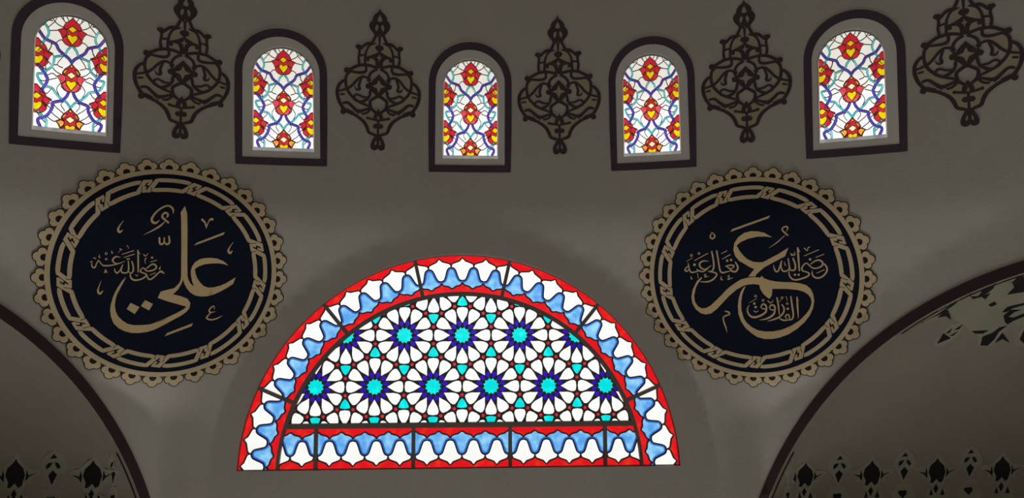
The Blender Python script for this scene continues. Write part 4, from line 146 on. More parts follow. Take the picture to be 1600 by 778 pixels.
# ------------------------------------------------------------ geometry helpers
RD = AP = 5.0; RC = 5.297; ZS = -2.28
def sst(x):
    x = np.clip(x, 0, 1); return x*x*(3 - 2*x)
def r_surf(a, z):
    al = (a + PI/8) % (PI/4) - PI/8
    rp = AP/np.cos(al)
    h = np.clip(z - ZS, 0, 3.0); aw = (a + PI) % (2*PI) - PI
    rs = np.sqrt((RC + .115*sst((np.abs(aw) - .33)/.08)*sst((-z - 1.45)/.45))**2 - h**2)
    k = .05; t = np.clip(.5 + .5*(RD - rs)/k, 0, 1); sm = rs + (RD - rs)*t + k*t*(1-t)
    return np.minimum(rp, sm)
def surf(a, z, h=0.0):
    """room-side wall surface at azimuth a and height z; h moves into the room"""
    a = np.asarray(a, float); z = np.asarray(z, float) + 0*a
    r = r_surf(a, z) - h
    return np.stack([r*np.sin(a), r*np.cos(a), z + ZW], -1)
def drum_map(item):
    a0, z0, roll, sx, sy = item
    def f(u, v, h=0.0):
        u = u*sx; v = v*sy
        return surf(a0 + (u*math.cos(roll) - v*math.sin(roll))/RD, z0 + u*math.sin(roll) + v*math.cos(roll), h)
    return f
def med_map(m):
    a, z, s, sy = m; TM = .2
    C = surf(np.array(a), np.array(z)); t = np.array([math.cos(a), -math.sin(a), 0]); up = np.array([-math.sin(a)*math.sin(TM), -math.cos(a)*math.sin(TM), math.cos(TM)])
    n = -np.cross(up, t) if np.cross(up, t) @ np.array([math.sin(a), math.cos(a), 0]) > 0 else np.cross(up, t)
    def f(u, v, h=0.0):
        p = C + (s*u)[..., None]*t + (s*sy*v)[..., None]*up
        return surf(np.arctan2(p[..., 0], p[..., 1]), p[..., 2] - ZW) + h*n
    return f
def lun_map(u, v, h=0.0):
    ro, yw = P['lroll'], P['lyaw']
    t = np.array([math.cos(ro)*math.cos(yw), math.sin(yw), math.sin(ro)]); up = np.array([-math.sin(ro), 0, math.cos(ro)]); n = np.cross(t, up)*1.0
    if n[1] > 0: n = -n
    return np.array([P['lx'], AP + .03, P['lz'] + ZW]) + u[..., None]*t + v[..., None]*up + h*n
DK, DB = .62, .03
def apse_map(side):
    a = side*PI/4; n = np.array([math.sin(a), math.cos(a), 0]); t = np.array([math.cos(a), -math.sin(a), 0])
    AX, AZ, BO, KZ = ARCHES[side]; HR = BO - .064
    c = n*(AP + DB) + t*AX + np.array([0, 0, AZ + ZW])
    def f(x, z, h=0.0):
        zz = np.maximum(z, 0)
        d = np.sqrt(np.maximum(HR**2 - x**2 - zz**2, 0))*DK
        k = np.array(h)
        q = c + x[..., None]*t + KZ*z[..., None]*np.array([0, 0, 1.]) + d[..., None]*n
        # move towards the apse centre by h
        e = c + np.array([0, 0, 0]) - q; e[..., 2] = np.where(z > 0, e[..., 2], 0)
        return q + e/np.maximum(np.linalg.norm(e, axis=-1, keepdims=True), 1e-6)*k
    return f
def inside(poly, pts):
    """non-zero winding test of many points against one polygon"""
    p = np.asarray(poly, float); w = np.zeros(len(pts), int)
    x, y = pts[:, 0], pts[:, 1]
    q = np.roll(p, -1, axis=0)
    for (x0, y0), (x1, y1) in zip(p, q):
        cr = (x1-x0)*(y-y0) - (x-x0)*(y1-y0)
        w += ((y0 <= y) & (y1 > y) & (cr > 0)).astype(int) - ((y0 > y) & (y1 <= y) & (cr < 0)).astype(int)
    return w != 0
def resample(loop, step, closed=True):
    out = []; n = len(loop)
    for i in range(n if closed else n-1):
        a = np.array(loop[i][:2], float); b = np.array(loop[(i+1) % n][:2], float)
        k = max(1, int(math.ceil(np.linalg.norm(b-a)/step)))
        for j in range(k): out.append(tuple(a + (b-a)*j/k))
    if not closed: out.append(tuple(loop[-1][:2]))
    return out
def catmull(pts, n=5, closed=False):
    p = np.asarray(pts, float); out = []
    N = len(p); rng = range(N) if closed else range(N-1)
    for i in rng:
        if closed: a, b, c, d = p[(i-1) % N], p[i], p[(i+1) % N], p[(i+2) % N]
        else: a, b, c, d = p[max(i-1, 0)], p[i], p[i+1], p[min(i+2, N-1)]
        for j in range(n):
            t = j/n
            out.append(.5*((2*b) + (c-a)*t + (2*a-5*b+4*c-d)*t*t + (3*b-a-3*c+d)*t**3))
    if not closed: out.append(p[-1])
    return np.array(out)
def brush(pts, width=None, n=5, smooth=True, cap=True):
    """outline of a stroke through (x, y[, width])"""
    p = [list(q) if len(q) > 2 else [q[0], q[1], width] for q in pts]
    if width is not None: p = [[q[0], q[1], width] for q in p]
    c = catmull(p, n) if smooth and len(p) > 2 else np.array(p, float)
    d = np.gradient(c[:, :2], axis=0); d /= np.maximum(np.linalg.norm(d, axis=1, keepdims=True), 1e-9)
    nrm = np.stack([-d[:, 1], d[:, 0]], 1); w = np.maximum(c[:, 2:3], 1e-4)/2
    Lf = c[:, :2] + nrm*w; Rt = c[:, :2] - nrm*w
    out = [tuple(q) for q in Lf]
    def arc(i, sgn):
        b = math.atan2(nrm[i, 1], nrm[i, 0]) + (0 if sgn > 0 else PI)
        return [(c[i, 0] + w[i, 0]*math.cos(b - PI*k/4), c[i, 1] + w[i, 0]*math.sin(b - PI*k/4)) for k in (1, 2, 3)]
    if cap and w[-1, 0] > .002: out += arc(len(c)-1, 1)
    out += [tuple(q) for q in Rt[::-1]]
    if cap and w[0, 0] > .002: out += arc(0, -1)
    return out
def circ(x, y, r, n=14, ry=None): return [(x + r*math.cos(2*PI*k/n), y + (ry or r)*math.sin(2*PI*k/n)) for k in range(n)]
def planar(bounds, holes, layers, default, extra=(), eps=1e-5):
    """partition the region inside bounds (minus holes) by the layers; later layers win.
    returns {tag: [triangles as three (x, y)]} with shared vertex table"""
    V = []; E = []
    def add(loop):
        b = len(V); V.extend(Vector((float(q[0]), float(q[1]))) for q in loop); n = len(loop)
        E.extend((b+i, b+(i+1) % n) for i in range(n))
    for l in list(bounds) + list(holes): add(l)
    for t, l in layers: add(l)
    for e in extra: V.append(Vector((float(e[0]), float(e[1]))))
    v, e, f, *_ = delaunay_2d_cdt(V, E, [], 0, eps)
    v = np.array([(q.x, q.y) for q in v]); f = np.array([q for q in f], int)
    cen = v[f].mean(1)
    keep = np.zeros(len(f), bool)
    for b in bounds: keep |= inside(b, cen)
    for h in holes: keep &= ~inside(h, cen)
    tag = np.zeros(len(f), int); names = [default]
    for t, l in layers:
        if t not in names: names.append(t)
        a = np.asarray(l, float)
        bb = (cen[:, 0] >= a[:, 0].min()) & (cen[:, 0] <= a[:, 0].max()) & (cen[:, 1] >= a[:, 1].min()) & (cen[:, 1] <= a[:, 1].max())
        idx = np.nonzero(bb)[0]
        if len(idx):
            ins = inside(l, cen[idx]); tag[idx[ins]] = names.index(t)
    return v, {n: f[keep & (tag == i)] for i, n in enumerate(names)}
def grid(x0, x1, y0, y1, st):
    return [(x, y) for x in np.arange(x0+st/2, x1, st) for y in np.arange(y0+st/2, y1, st)]
def link(name, mesh, material, parent=None):
    o = D2.objects.new(name, mesh); COL.objects.link(o)
    for mm in (material if isinstance(material, (list, tuple)) else [material]): mesh.materials.append(mm)
    if parent is not None: o.parent = parent
    return o
def mesh_from(name, V, F, smooth=None):
    me = D2.meshes.new(name); me.from_pydata([tuple(map(float, q)) for q in V], [], [tuple(int(i) for i in q) for q in F]); me.update()
    if smooth is not None:
        for p, s in zip(me.polygons, smooth): p.use_smooth = bool(s)
    return me
def slab(name, v, tris, mp, h0, h1, material, parent=None, smooth=True, origin=None):
    """turn triangles of the flat pattern into a solid sheet between heights h0 and h1 on the mapped surface"""
    if len(tris) == 0: return None
    used, inv = np.unique(tris, return_inverse=True); t = inv.reshape(-1, 3); n = len(used)
    u, w = v[used, 0], v[used, 1]
    top = mp(u, w, h1); bot = mp(u, w, h0)
    # orientation so that the top faces the room (towards the eye side)
    e = {}
    for a, b, c in t:
        for x, y in ((a, b), (b, c), (c, a)): e[(x, y)] = e.get((x, y), 0) + 1
    bd = [(x, y) for (x, y) in e if (y, x) not in e]
    nb = top[t[0]]; nn = np.cross(nb[1]-nb[0], nb[2]-nb[0]); up = top[t[0]].mean(0) - bot[t[0]].mean(0)
    fl = nn @ up < 0
    V = [top, bot]; F = []; S = []
    for a, b, c in t:
        F.append((a, c, b) if fl else (a, b, c)); S.append(smooth)
    for a, b, c in t:
        F.append((n+a, n+b, n+c) if fl else (n+a, n+c, n+b)); S.append(smooth)
    k = 2*n; bt = []; 
    ids = sorted({x for q in bd for x in q}); mpid = {x: i for i, x in enumerate(ids)}; m = len(ids)
    V += [top[ids], bot[ids]]
    for x, y in bd:
        i, j = mpid[x], mpid[y]
        q = (k+i, k+m+i, k+m+j, k+j)
        F.append(q if not fl else q[::-1]); S.append(False)
    V = np.concatenate(V)
    if origin is not None: V = V - np.asarray(origin)
    return link(name, mesh_from(name, V, F, S), material, parent)
def pieces(v, tris, gap):
    """split triangles into separate pieces; pieces closer than gap stay together"""
    if len(tris) == 0: return []
    par = {}
    def find(a):
        while par[a] != a: par[a] = par[par[a]]; a = par[a]
        return a
    for t in tris:
        for a in t: par.setdefault(int(a), int(a))
        r0, r1, r2 = (find(int(a)) for a in t); par[r1] = r0; par[find(r2)] = find(r0)
    grp = {}
    for i, t in enumerate(tris): grp.setdefault(find(int(t[0])), []).append(i)
    cl = [[idx, v[np.unique(tris[idx])]] for idx in grp.values()]
    if gap > 0:
        again = True
        while again:
            again = False
            for i in range(len(cl)):
                for j in range(len(cl)-1, i, -1):
                    p, q = cl[i][1], cl[j][1]
                    d = np.maximum(np.maximum(p.min(0)-q.max(0), q.min(0)-p.max(0)), 0)
                    if np.hypot(*d) < gap and np.min(np.linalg.norm(p[:, None]-q[None], axis=2)) < gap:
                        cl[i][0] += cl[j][0]; cl[i][1] = np.concatenate([p, q]); del cl[j]; again = True
    return [tris[c[0]] for c in cl]
def slabs(name, v, tris, gap, *a, **k):
    return [slab(name, v, t, *a, **k) for t in pieces(v, tris, gap)]
def empty(name, loc, label, cat, group=None, kind=None):
    o = D2.objects.new(name, None); COL.objects.link(o); o.location = loc; o.empty_display_size = .2
    o['label'] = label; o['category'] = cat
    if group: o['group'] = group
    if kind: o['kind'] = kind
    return o
def struct(o, label=None, cat=None):
    o['kind'] = 'structure'
    if label: o['label'] = label; o['category'] = cat
    return o

# ------------------------------------------------------------ room shell
def arch(hw, v0, vs, n=24):
    """round-headed outline: half width hw, foot v0, springing vs"""
    return [(-hw, v0), (hw, v0)] + [(hw*math.cos(PI*k/n), vs + hw*math.sin(PI*k/n)) for k in range(n+1)]
OPEN_HW, OPEN_V0, OPEN_VS = .1975, .0963, .611
LR = P['lr'] + .006; LB = P['lzb'] - P['lz'] - .008
def lun_outline(r, b, n=72):
    a0 = math.asin(b/r); return [(r*math.cos(a0 + (PI-2*a0)*k/n), r*math.sin(a0 + (PI-2*a0)*k/n)) for k in range(n+1)]
GLASS = [[w[0] + d/RD] + w[1:] for w, d in zip(WINS, (.018, .014, .003, -.006, -.016))]   # the opening sits slightly off the middle of its painted border
ZB, ZT = -4.3, 2.2
CL = lambda x, ax, m=2.05: min(max(x + ax, -m), m) - ax
holes = []
for it in GLASS:
    p = np.array(resample(arch(OPEN_HW, OPEN_V0, OPEN_VS), .06)); q = drum_map(it)(p[:, 0], p[:, 1])
    holes.append([(math.atan2(x, y)*RD, z - ZW) for x, y, z in q])
p = np.array(resample(lun_outline(LR, LB), .07)); q = lun_map(p[:, 0], p[:, 1])
holes.append([(math.atan2(x, y)*RD, z - ZW) for x, y, z in q])
for s in (-1, 1):
    AX, AZ, BO, KZ = ARCHES[s]; HR = BO - .064
    l = [(AX + CL(HR*math.cos(PI*k/72), AX), AZ + KZ*HR*math.sin(PI*k/72)) for k in range(73)] + [(AX + CL(-HR, AX), AZ-.3*KZ), (AX + CL(HR, AX), AZ-.3*KZ)]
    l = resample(l, .09)
    holes.append([((s*PI/4 + math.atan(x/AP))*RD, z) for x, z in l])
A1 = math.radians(67.5)*RD
amap = lambda u, v, h=0.0: surf(u/RD, v, h)
b = resample([(-A1, ZB), (A1, ZB), (A1, ZT), (-A1, ZT)], .1)
zc = np.arange(ZS, -.3, .03); rs_ = np.sqrt(RC**2 - np.clip(zc - ZS, 0, 3)**2); okc = rs_ > AP
crease = [((fc*PI/4 + sg*math.acos(AP/r_))*RD, z_) for z_, r_ in zip(zc[okc], rs_[okc]) for fc in (-1, 0, 1) for sg in (-1, 1)]
fine = [(sg*x, z) for sg in (-1, 1) for x, z in grid(.28*RD, .46*RD, -3.6, -1.2, .035)]
corner = [(s*PI/8*RD, z) for s in (-1, 1) for z in np.arange(ZB, ZT, .08)]
gp = [g for g in grid(-A1, A1, ZB, ZT, .085) if abs(abs(g[0]) - PI/8*RD) > .02]
v, T = planar([b], holes, [], 'w', gp + corner + crease + fine, 2e-3)
wf = slab('wall_front', v, T['w'], amap, -.05, 0, M_WALL, smooth=True)
struct(wf, 'grey plaster wall with round windows, painted roundels and arches', 'wall')
A2 = 2*PI*RD - A1
v, T = planar([resample([(A1, ZB), (A2, ZB), (A2, ZT), (A1, ZT)], .12)], [], [], 'w', grid(A1, A2, ZB, ZT, .3))
struct(slab('wall_back', v, T['w'], amap, -.12, 0, M_WALL, smooth=True), 'plaster wall behind the viewpoint', 'wall')
v, T = planar([resample([(-PI*RD, -ZW), (PI*RD, -ZW), (PI*RD, ZB), (-PI*RD, ZB)], .12)], [], [], 'w', grid(-PI*RD, PI*RD, -ZW, ZB, .4))
struct(slab('wall_lower', v, T['w'], amap, -.12, 0, M_WALL), 'plain lower wall below the painted zone', 'wall')
def cap(name, prof, material):
    """surface of revolution from (radius, z) pairs"""
    n = 96; V = []; F = []
    for r, z in prof: V += [(r*math.sin(2*PI*k/n), r*math.cos(2*PI*k/n), z) for k in range(n)]
    for i in range(len(prof)-1):
        for k in range(n): F.append((i*n+k, i*n+(k+1) % n, (i+1)*n+(k+1) % n, (i+1)*n+k))
    return link(name, mesh_from(name, V, F, [True]*len(F)), material)
prof = [(RD*math.cos(PI/2*k/24)+.0, ZW + ZT + RD*.8*math.sin(PI/2*k/24)) for k in range(24)] + [(.02, ZW+ZT+RD*.8)]
prof += [(r+.12 if r > .1 else r, z+.12) for r, z in prof[::-1]]
struct(cap('ceiling', prof, M_WALL), 'plaster dome above the ring of windows', 'ceiling')
struct(cap('floor', [(5.6, 0), (.01, 0), (.01, -.1), (5.6, -.1)], M_FLOOR), 'carpeted prayer hall floor', 'floor')

# ------------------------------------------------------------ side apses: arch band, half dome, painted frieze
for s, nm in ((-1, 'left'), (1, 'right')):
    a = s*PI/4; AX, AZ, BO, KZ = ARCHES[s]; HR = BO - .064; n = np.array([math.sin(a), math.cos(a), 0]); t = np.array([math.cos(a), -math.sin(a), 0]); c0 = n*AP + t*AX + np.array([0, 0, AZ + ZW])
    V = []; F = []; S = []
    prof = [(CL(HR*math.cos(PI*k/72), AX), HR*math.sin(PI*k/72)) for k in range(73)]
    # soffit then half dome; below the springing the apse runs on as a shallow curved wall
    outl = [(CL(HR, AX), -.3)] + prof + [(CL(-HR, AX), -.3)]
    rows = []
    for d, kk in [(.004, 1), (.015, 1), (DB, 1)]:
        rows.append([c0 + n*d + t*x + np.array([0, 0, z*KZ]) for x, z in outl])
    for j in range(1, 19):
        f = j/18; ang = f*PI/2; rr = math.cos(ang); dd = math.sin(ang)*HR*DK
        rows.append([c0 + n*(DB+dd) + t*x*rr + np.array([0, 0, z*rr*KZ if z >= 0 else z*KZ]) for x, z in outl])
    m = len(outl)
    for r_ in rows: V += r_
    for i in range(len(rows)-1):
        for k in range(m-1): F.append((i*m+k, i*m+k+1, (i+1)*m+k+1, (i+1)*m+k)); S.append(i > 2)
    # ledge at the foot
    fl = [i*m for i in range(len(rows))] + [i*m+m-1 for i in range(len(rows)-1, -1, -1)]
    F.append(tuple(fl)); S.append(False)
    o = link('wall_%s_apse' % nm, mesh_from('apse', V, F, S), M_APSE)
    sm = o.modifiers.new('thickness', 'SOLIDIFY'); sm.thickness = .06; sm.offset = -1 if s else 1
    struct(o, 'shadowed half-dome recess behind the %s arch' % nm, 'wall')
    # painted band round the arch
    bo = BO
    ring = [(CL(bo, AX, 2.12), -.29)] + [(CL(bo*math.cos(PI*k/90), AX, 2.12), bo*math.sin(PI*k/90)) for k in range(91)] + [(CL(-bo, AX, 2.12), -.29), (CL(-HR-.002, AX, 2.052), -.29)] + [(CL((HR+.002)*math.cos(PI*k/90), AX, 2.052), (HR+.002)*math.sin(PI*k/90)) for k in range(90, -1, -1)] + [(CL(HR+.002, AX, 2.052), -.29)]
    v, T = planar([resample(ring, .06)], [], [], 'b')
    bm_ = lambda x, z, h=0.0, a=a: surf(a + np.arctan((x+AX)/AP), z*KZ + AZ, h)
    o = slab('trim_%d' % (1 if s < 0 else 2), v, T['b'], bm_, -.006, .010, M_BAND, smooth=False)
    struct(o, 'dark brown painted band round the %s arch' % nm, 'trim')
    # painted ornament inside the half dome
    am = apse_map(s)
    fz = empty('painted_frieze', tuple(am(np.array([0.]), np.array([.5]))[0]), 'row of dark palmettes with grey-green halos low in the half dome behind the %s arch' % nm, 'painted frieze', 'palmette friezes in the two half domes')
    org = np.array(fz.location)
    for key, part in (('A', 'palmette'), ('B', 'bud')):
        for dk, sg in MOTIFS[('L' if s < 0 else 'R') + key]:
            dk = [q for q in dk if len(q) > 2]; sg = [q for q in sg if len(q) > 2]
            if not dk and not sg: continue
            bd = [l for l in sg] or dk
            v, T = planar([resample(l, .04) for l in bd+dk], [], [('d', resample(l, .04)) for l in dk], 'h', grid(-2.4, 2.4, .2, 2, .06))
            root = None
            for t_ in pieces(v, T['h'], 2.0): root = slab(part, v, t_, am, -.003, .004, M_SAGE, fz, origin=org)
            slabs('dark_petal', v, T.get('d', np.zeros((0, 3), int)), 0, am, -.003, .005, M_BLACK, root or fz, origin=org)
    # thin black edge line at the foot of the half dome
    e1 = math.sqrt(HR**2 - (.012/DK)**2); e0 = math.sqrt(HR**2 - (.030/DK)**2)
    def edge_line(k0, k1, par, o_):
        for q in (1, -1):
            rl = [(q*e1*math.cos(k*PI/180), e1*math.sin(k*PI/180)) for k in range(k0, k1+1)] + [(q*e0*math.cos(k*PI/180), e0*math.sin(k*PI/180)) for k in range(k1, k0-1, -1)]
            v, T = planar([rl], [], [], 'l'); slab('edge_line', v, T['l'], am, -.003, .006, M_BLACK, par, origin=o_)
    edge_line(4, 31 if s < 0 else 33, fz, org)
    gd, gs = GARLAND
    g = empty('painted_garland', tuple(am(np.array([0.]), np.array([1.9]))[0]), 'dark scrolling flower spray hanging from the crown of the %s half dome' % nm, 'painted garland', 'flower sprays in the two half domes')
    org = np.array(g.location)
    mx = (lambda l: l) if s > 0 else (lambda l: [(-x, z) for x, z in l])
    dk = [resample(mx(l), .04) for l in gd]; sg = [resample(mx(l), .04) for l in gs]
    v, T = planar(sg + dk, [], [('d', l) for l in dk], 'h', grid(-1.9, 1.9, 1.2, 2.6, .05))
    edge_line(60 if s < 0 else 57, 89, g, org)
    slabs('dark_petal', v, T['d'], 0, am, -.003, .006, M_BLACK, g, origin=org)
    slabs('leaf', v, T['h'], 0, am, -.003, .004, M_SAGE, g, origin=org)

# ------------------------------------------------------------ small round-headed stained glass windows
WL = ['leftmost of the five small arched stained glass windows, left of the first dark pendant',
      'small arched stained glass window above the left roundel, second from the left',
      'small arched stained glass window straight above the big half-round window',
      'small arched stained glass window above left of the right roundel, fourth from the left',
      'rightmost of the five small arched stained glass windows, above right of the right roundel']
glz = resample(arch(.1895, .1225, .614), .05)
SM = lambda l: l
lay = []
for l in WIN['sil']: lay.append(('red', l))
for tg in ('red', 'pink', 'orange', 'yellow', 'glare_yel'):  # 'pink' is the red petals, paled to imitate window glare
    for l in WIN[tg]: lay.append((tg, l))
k = WIN_K
def both(s): return [s, [(-q[0], q[1]) for q in s]]
for s0 in WIN_TURQ:
    for s1 in both(s0): lay.append(('lead', brush(s1, 24*k))); 
for s0 in WIN_BLUE:
    for s1 in both(s0): lay.append(('lead', brush(s1, 34*k)))
for s0 in WIN_LEAD:
    for s1 in both(s0): lay.append(('lead', brush(s1, 7.5*k, 4)))
for s0 in WIN_TURQ:
    for s1 in both(s0): lay.append(('turq', brush(s1, 18*k)))
for s0 in WIN_BLUE:
    for s1 in both(s0): lay.append(('violet', brush(s1, 25*k)))
for tg in ('red', 'pink', 'orange', 'yellow', 'glare_yel'):
    for l in WIN[tg]:
        q = l + [l[0]]
        lay.append(('lead', brush(q, (7 if tg == 'red' else 6)*k, smooth=False, cap=False)))
v_w, T_w = planar([glz], [], lay, 'clear', grid(-.2, .2, .1, .85, .09))
bo_o = resample([(-.29, 0), (.29, 0)] + arch(.296, .3, .634)[1:] + [(-.296, .3)], .04); bo_i = resample(arch(.2475, .0505, .626), .04)
v_b, T_b = planar([bo_o], [bo_i], [], 'b')
M_GLARE_SURR = mat('glare_plaster_surround', srgb(236, 234, 230), .85, .03, 3.0)  # wall strip painted lighter to imitate window glare inside the border
fr_o = resample(arch(.1995, .0945, .611), .05)
v_f, T_f = planar([fr_o], [glz], [], 'f')
GM = {'clear': (G_CLEAR, 'clear_glass'), 'red': (G_REDS, 'red_glass'), 'orange': (G_ORANGE, 'orange_glass'), 'yellow': (G_YEL, 'yellow_glass'), 'glare_yel': (G_GLARE_YEL, 'glare_yellow_glass'), 'pink': (G_GLARE_RED, 'glare_red_glass'), 'turq': (G_TURQ, 'turquoise_glass'), 'violet': (G_VIOLET, 'violet_glass')}
for i, it in enumerate(WINS):
    mp = drum_map(it); z = np.zeros(1)
    org = mp(z, z)[0]; mg = drum_map(GLASS[i])
    w = empty('window_%d' % (i+1), tuple(org), WL[i], 'window', kind='structure')
    ho = resample([(x + (GLASS[i][0]-it[0])*RD/it[3], y) for x, y in arch(.2, .0945, .6115)], .04)
    v_s, T_s = planar([bo_i], [ho], [], 's', grid(-.24, .24, .06, .86, .06))
    slab('glare_surround', v_s, T_s['s'], mp, -.003, .003, M_GLARE_SURR, w, origin=org)
    slab('painted_border', v_b, T_b['b'], mp, -.003, .005, M_BORDER, w, origin=org)
    slab('lit_reveal_edge', v_f, T_f['f'], mg, -.026, -.017, G_LIT_EDGE, w, origin=org)
    slab('lead_came', v_w, T_w['lead'], mg, -.027, -.015, M_GLARE_CAME, w, origin=org)
    for tg, (gm, pn) in GM.items(): slab(pn, v_w, T_w[tg], mg, -.024, -.019, gm, w, origin=org)

# ------------------------------------------------------------ big half-round window
BW = empty('window_6', tuple(lun_map(np.zeros(1), np.array([LB]))[0]), 'large half-round stained glass window with star pattern and red, white and blue border panels', 'window', kind='structure')
OB = np.array(BW.location)
R_OUT, R_IN, R_ST = P['lr'] - .004, 1.272, 1.243
V_BOT, V_ROW, V_ST = .056, .3287, .364
MUL = [P['m1'], P['m2'], P['m3'], 180-P['m3'], 180-P['m2'], 180-P['m1']]
BARW = .024
def sector(r0, r1, a0, a1, g=.012, n=16):
    """ring sector trimmed by g metres at both ends (angles in degrees)"""
    o = [(r1*math.cos(t), r1*math.sin(t)) for t in np.linspace(math.radians(a0)+g/r1, math.radians(a1)-g/r1, n)]
    i = [(r0*math.cos(t), r0*math.sin(t)) for t in np.linspace(math.radians(a1)-g/r0, math.radians(a0)+g/r0, n)]
    return o + i
BLUE_TOP = [(-.5, .268), (-.45, .215), (-.36, .178), (-.21, .158), (-.14, .145), (-.09, .115), (0, .09), (.09, .115), (.14, .145), (.21, .158), (.36, .178), (.45, .215), (.5, .268)]
SINE = [(.5, .305), (.36, .335), (.28, .43), (.23, .52), (.15, .635), (0, .678)]
SINE_F = SINE + [(-x, y) for x, y in SINE[-2::-1]]
WHT_BOT = [(0, .728), (.05, .785), (.14, .808), (.28, .838), (.37, .858), (.42, .895), (.5, .94), (.58, .895), (.63, .858), (.72, .838), (.86, .808), (.95, .785), (1, .728)]
def motif_layers(mapf, s0, s1):
    """interlocking blue bells and white buds between red; blues at whole s, whites between; t runs across the band"""
    L = []; c0, c1 = int(math.floor(s0))-1, int(math.ceil(s1))+1
    mpp = lambda pts: [mapf(x, y) for x, y in pts]
    sine = catmull(SINE_F, 4)
    for c in range(c0, c1+1): L.append(('blue', mpp([(c+x, y) for x, y in BLUE_TOP] + [(c+x, y) for x, y in sine])))
    for c in range(c0, c1+1): L.append(('rim', brush([mapf(c+x, y) for x, y in sine], .030, smooth=False, cap=False)))
    for c in range(c0, c1):
        h1 = [(c+x, y) for x, y in catmull(SINE, 4)[::-1]]; h2 = [(c+1-x, y) for x, y in catmull(SINE, 4)]
        L.append(('white', mpp(h1 + h2 + [(c+x, y) for x, y in WHT_BOT[::-1]])))
    for c in range(c0, c1+1):
        L.append(('lead', brush([mapf(c, .66), mapf(c, .75)], .011, smooth=False, cap=False)))
        L.append(('lead', brush([mapf(c+x, y) for x, y in sine], .0100, smooth=False, cap=False)))
        L.append(('lead', brush([mapf(c+x, y) for x, y in BLUE_TOP], .0100, smooth=False, cap=False)))
        L.append(('lead', brush([mapf(c+x, y) for x, y in WHT_BOT], .0100, smooth=False, cap=False)))
    return L
PM = {'red': (G_RED, 'red_glass'), 'blue': (G_LBLUE, 'light_blue_glass'), 'rim': (G_DBLUE, 'deep_blue_glass'), 'white': (G_WHITE, 'white_glass')}
def build_panel(bound, lay, name='border_panel', tags=PM, default='red'):
    v, T = planar([bound], [], lay, default)
    root = slab(name, v, T['lead'], lun_map, -.006, .007, M_LEAD, BW, origin=OB)
    for tg, (gm, pn) in tags.items():
        if tg in T: slab(pn, v, T[tg], lun_map, -.003, .003, gm, root, origin=OB)
    return root
step = (MUL[1]-MUL[0])/4
def polar(a_start, stp):
    def f(s, t):
        a = math.radians(a_start + s*stp); r = R_IN + t*(R_OUT-R_IN)
        return (r*math.cos(a), r*math.sin(a))
    return f
ends = [None] + MUL + [None]
for i in range(7):
    if i == 0:
        a1 = MUL[0]; bound = [q for q in sector(R_IN, R_OUT, 0.0, a1)]
        # trimmed flat at the foot
        o = [(R_OUT*math.cos(t), R_OUT*math.sin(t)) for t in np.linspace(math.asin(V_BOT/R_OUT), math.radians(a1)-.012/R_OUT, 16)]
        n_ = [(R_IN*math.cos(t), R_IN*math.sin(t)) for t in np.linspace(math.radians(a1)-.012/R_IN, math.asin(V_BOT/R_IN), 16)]
        bound = o + n_; f = polar(MUL[0]-step*.5, -step); lay = motif_layers(f, -1, 4)
    elif i == 6:
        a0 = MUL[5]
        o = [(R_OUT*math.cos(t), R_OUT*math.sin(t)) for t in np.linspace(math.radians(a0)+.012/R_OUT, PI-math.asin(V_BOT/R_OUT), 16)]
        n_ = [(R_IN*math.cos(t), R_IN*math.sin(t)) for t in np.linspace(PI-math.asin(V_BOT/R_IN), math.radians(a0)+.012/R_IN, 16)]
        bound = o + n_; f = polar(MUL[5]+step*.5, step); lay = motif_layers(f, -1, 4)
    else:
        a0, a1 = MUL[i-1], MUL[i]; bound = sector(R_IN, R_OUT, a0, a1); st_ = (a1-a0)/4
        f = polar(a0+st_*.5, st_); lay = motif_layers(f, -1, 4)
    build_panel(bound, lay)
XM = [-1.003, -.3355, .3355, 1.003]
def row_end(v): return math.sqrt(1.2505**2 - v*v)
for i in range(5):
    if i == 0: x1 = XM[0]-.0125; bound = [(x1, V_BOT), (x1, V_ROW)] + [(-row_end(v_), v_) for v_ in np.linspace(V_ROW, V_BOT, 10)]; org_, pit = x1, -.1605
    elif i == 4: x0 = XM[3]+.0125; bound = [(x0, V_ROW), (x0, V_BOT)] + [(row_end(v_), v_) for v_ in np.linspace(V_BOT, V_ROW, 10)]; org_, pit = x0, .1605
    else:
        x0, x1 = XM[i-1]+.0125, XM[i]-.0125; bound = [(x0, V_BOT), (x1, V_BOT), (x1, V_ROW), (x0, V_ROW)]; org_, pit = x0, (x1-x0)/4
    f = lambda s, t, o_=org_, p_=pit: (o_ + s*p_, V_ROW + t*(V_BOT-V_ROW))
    build_panel(bound, motif_layers(f, -1, 5))
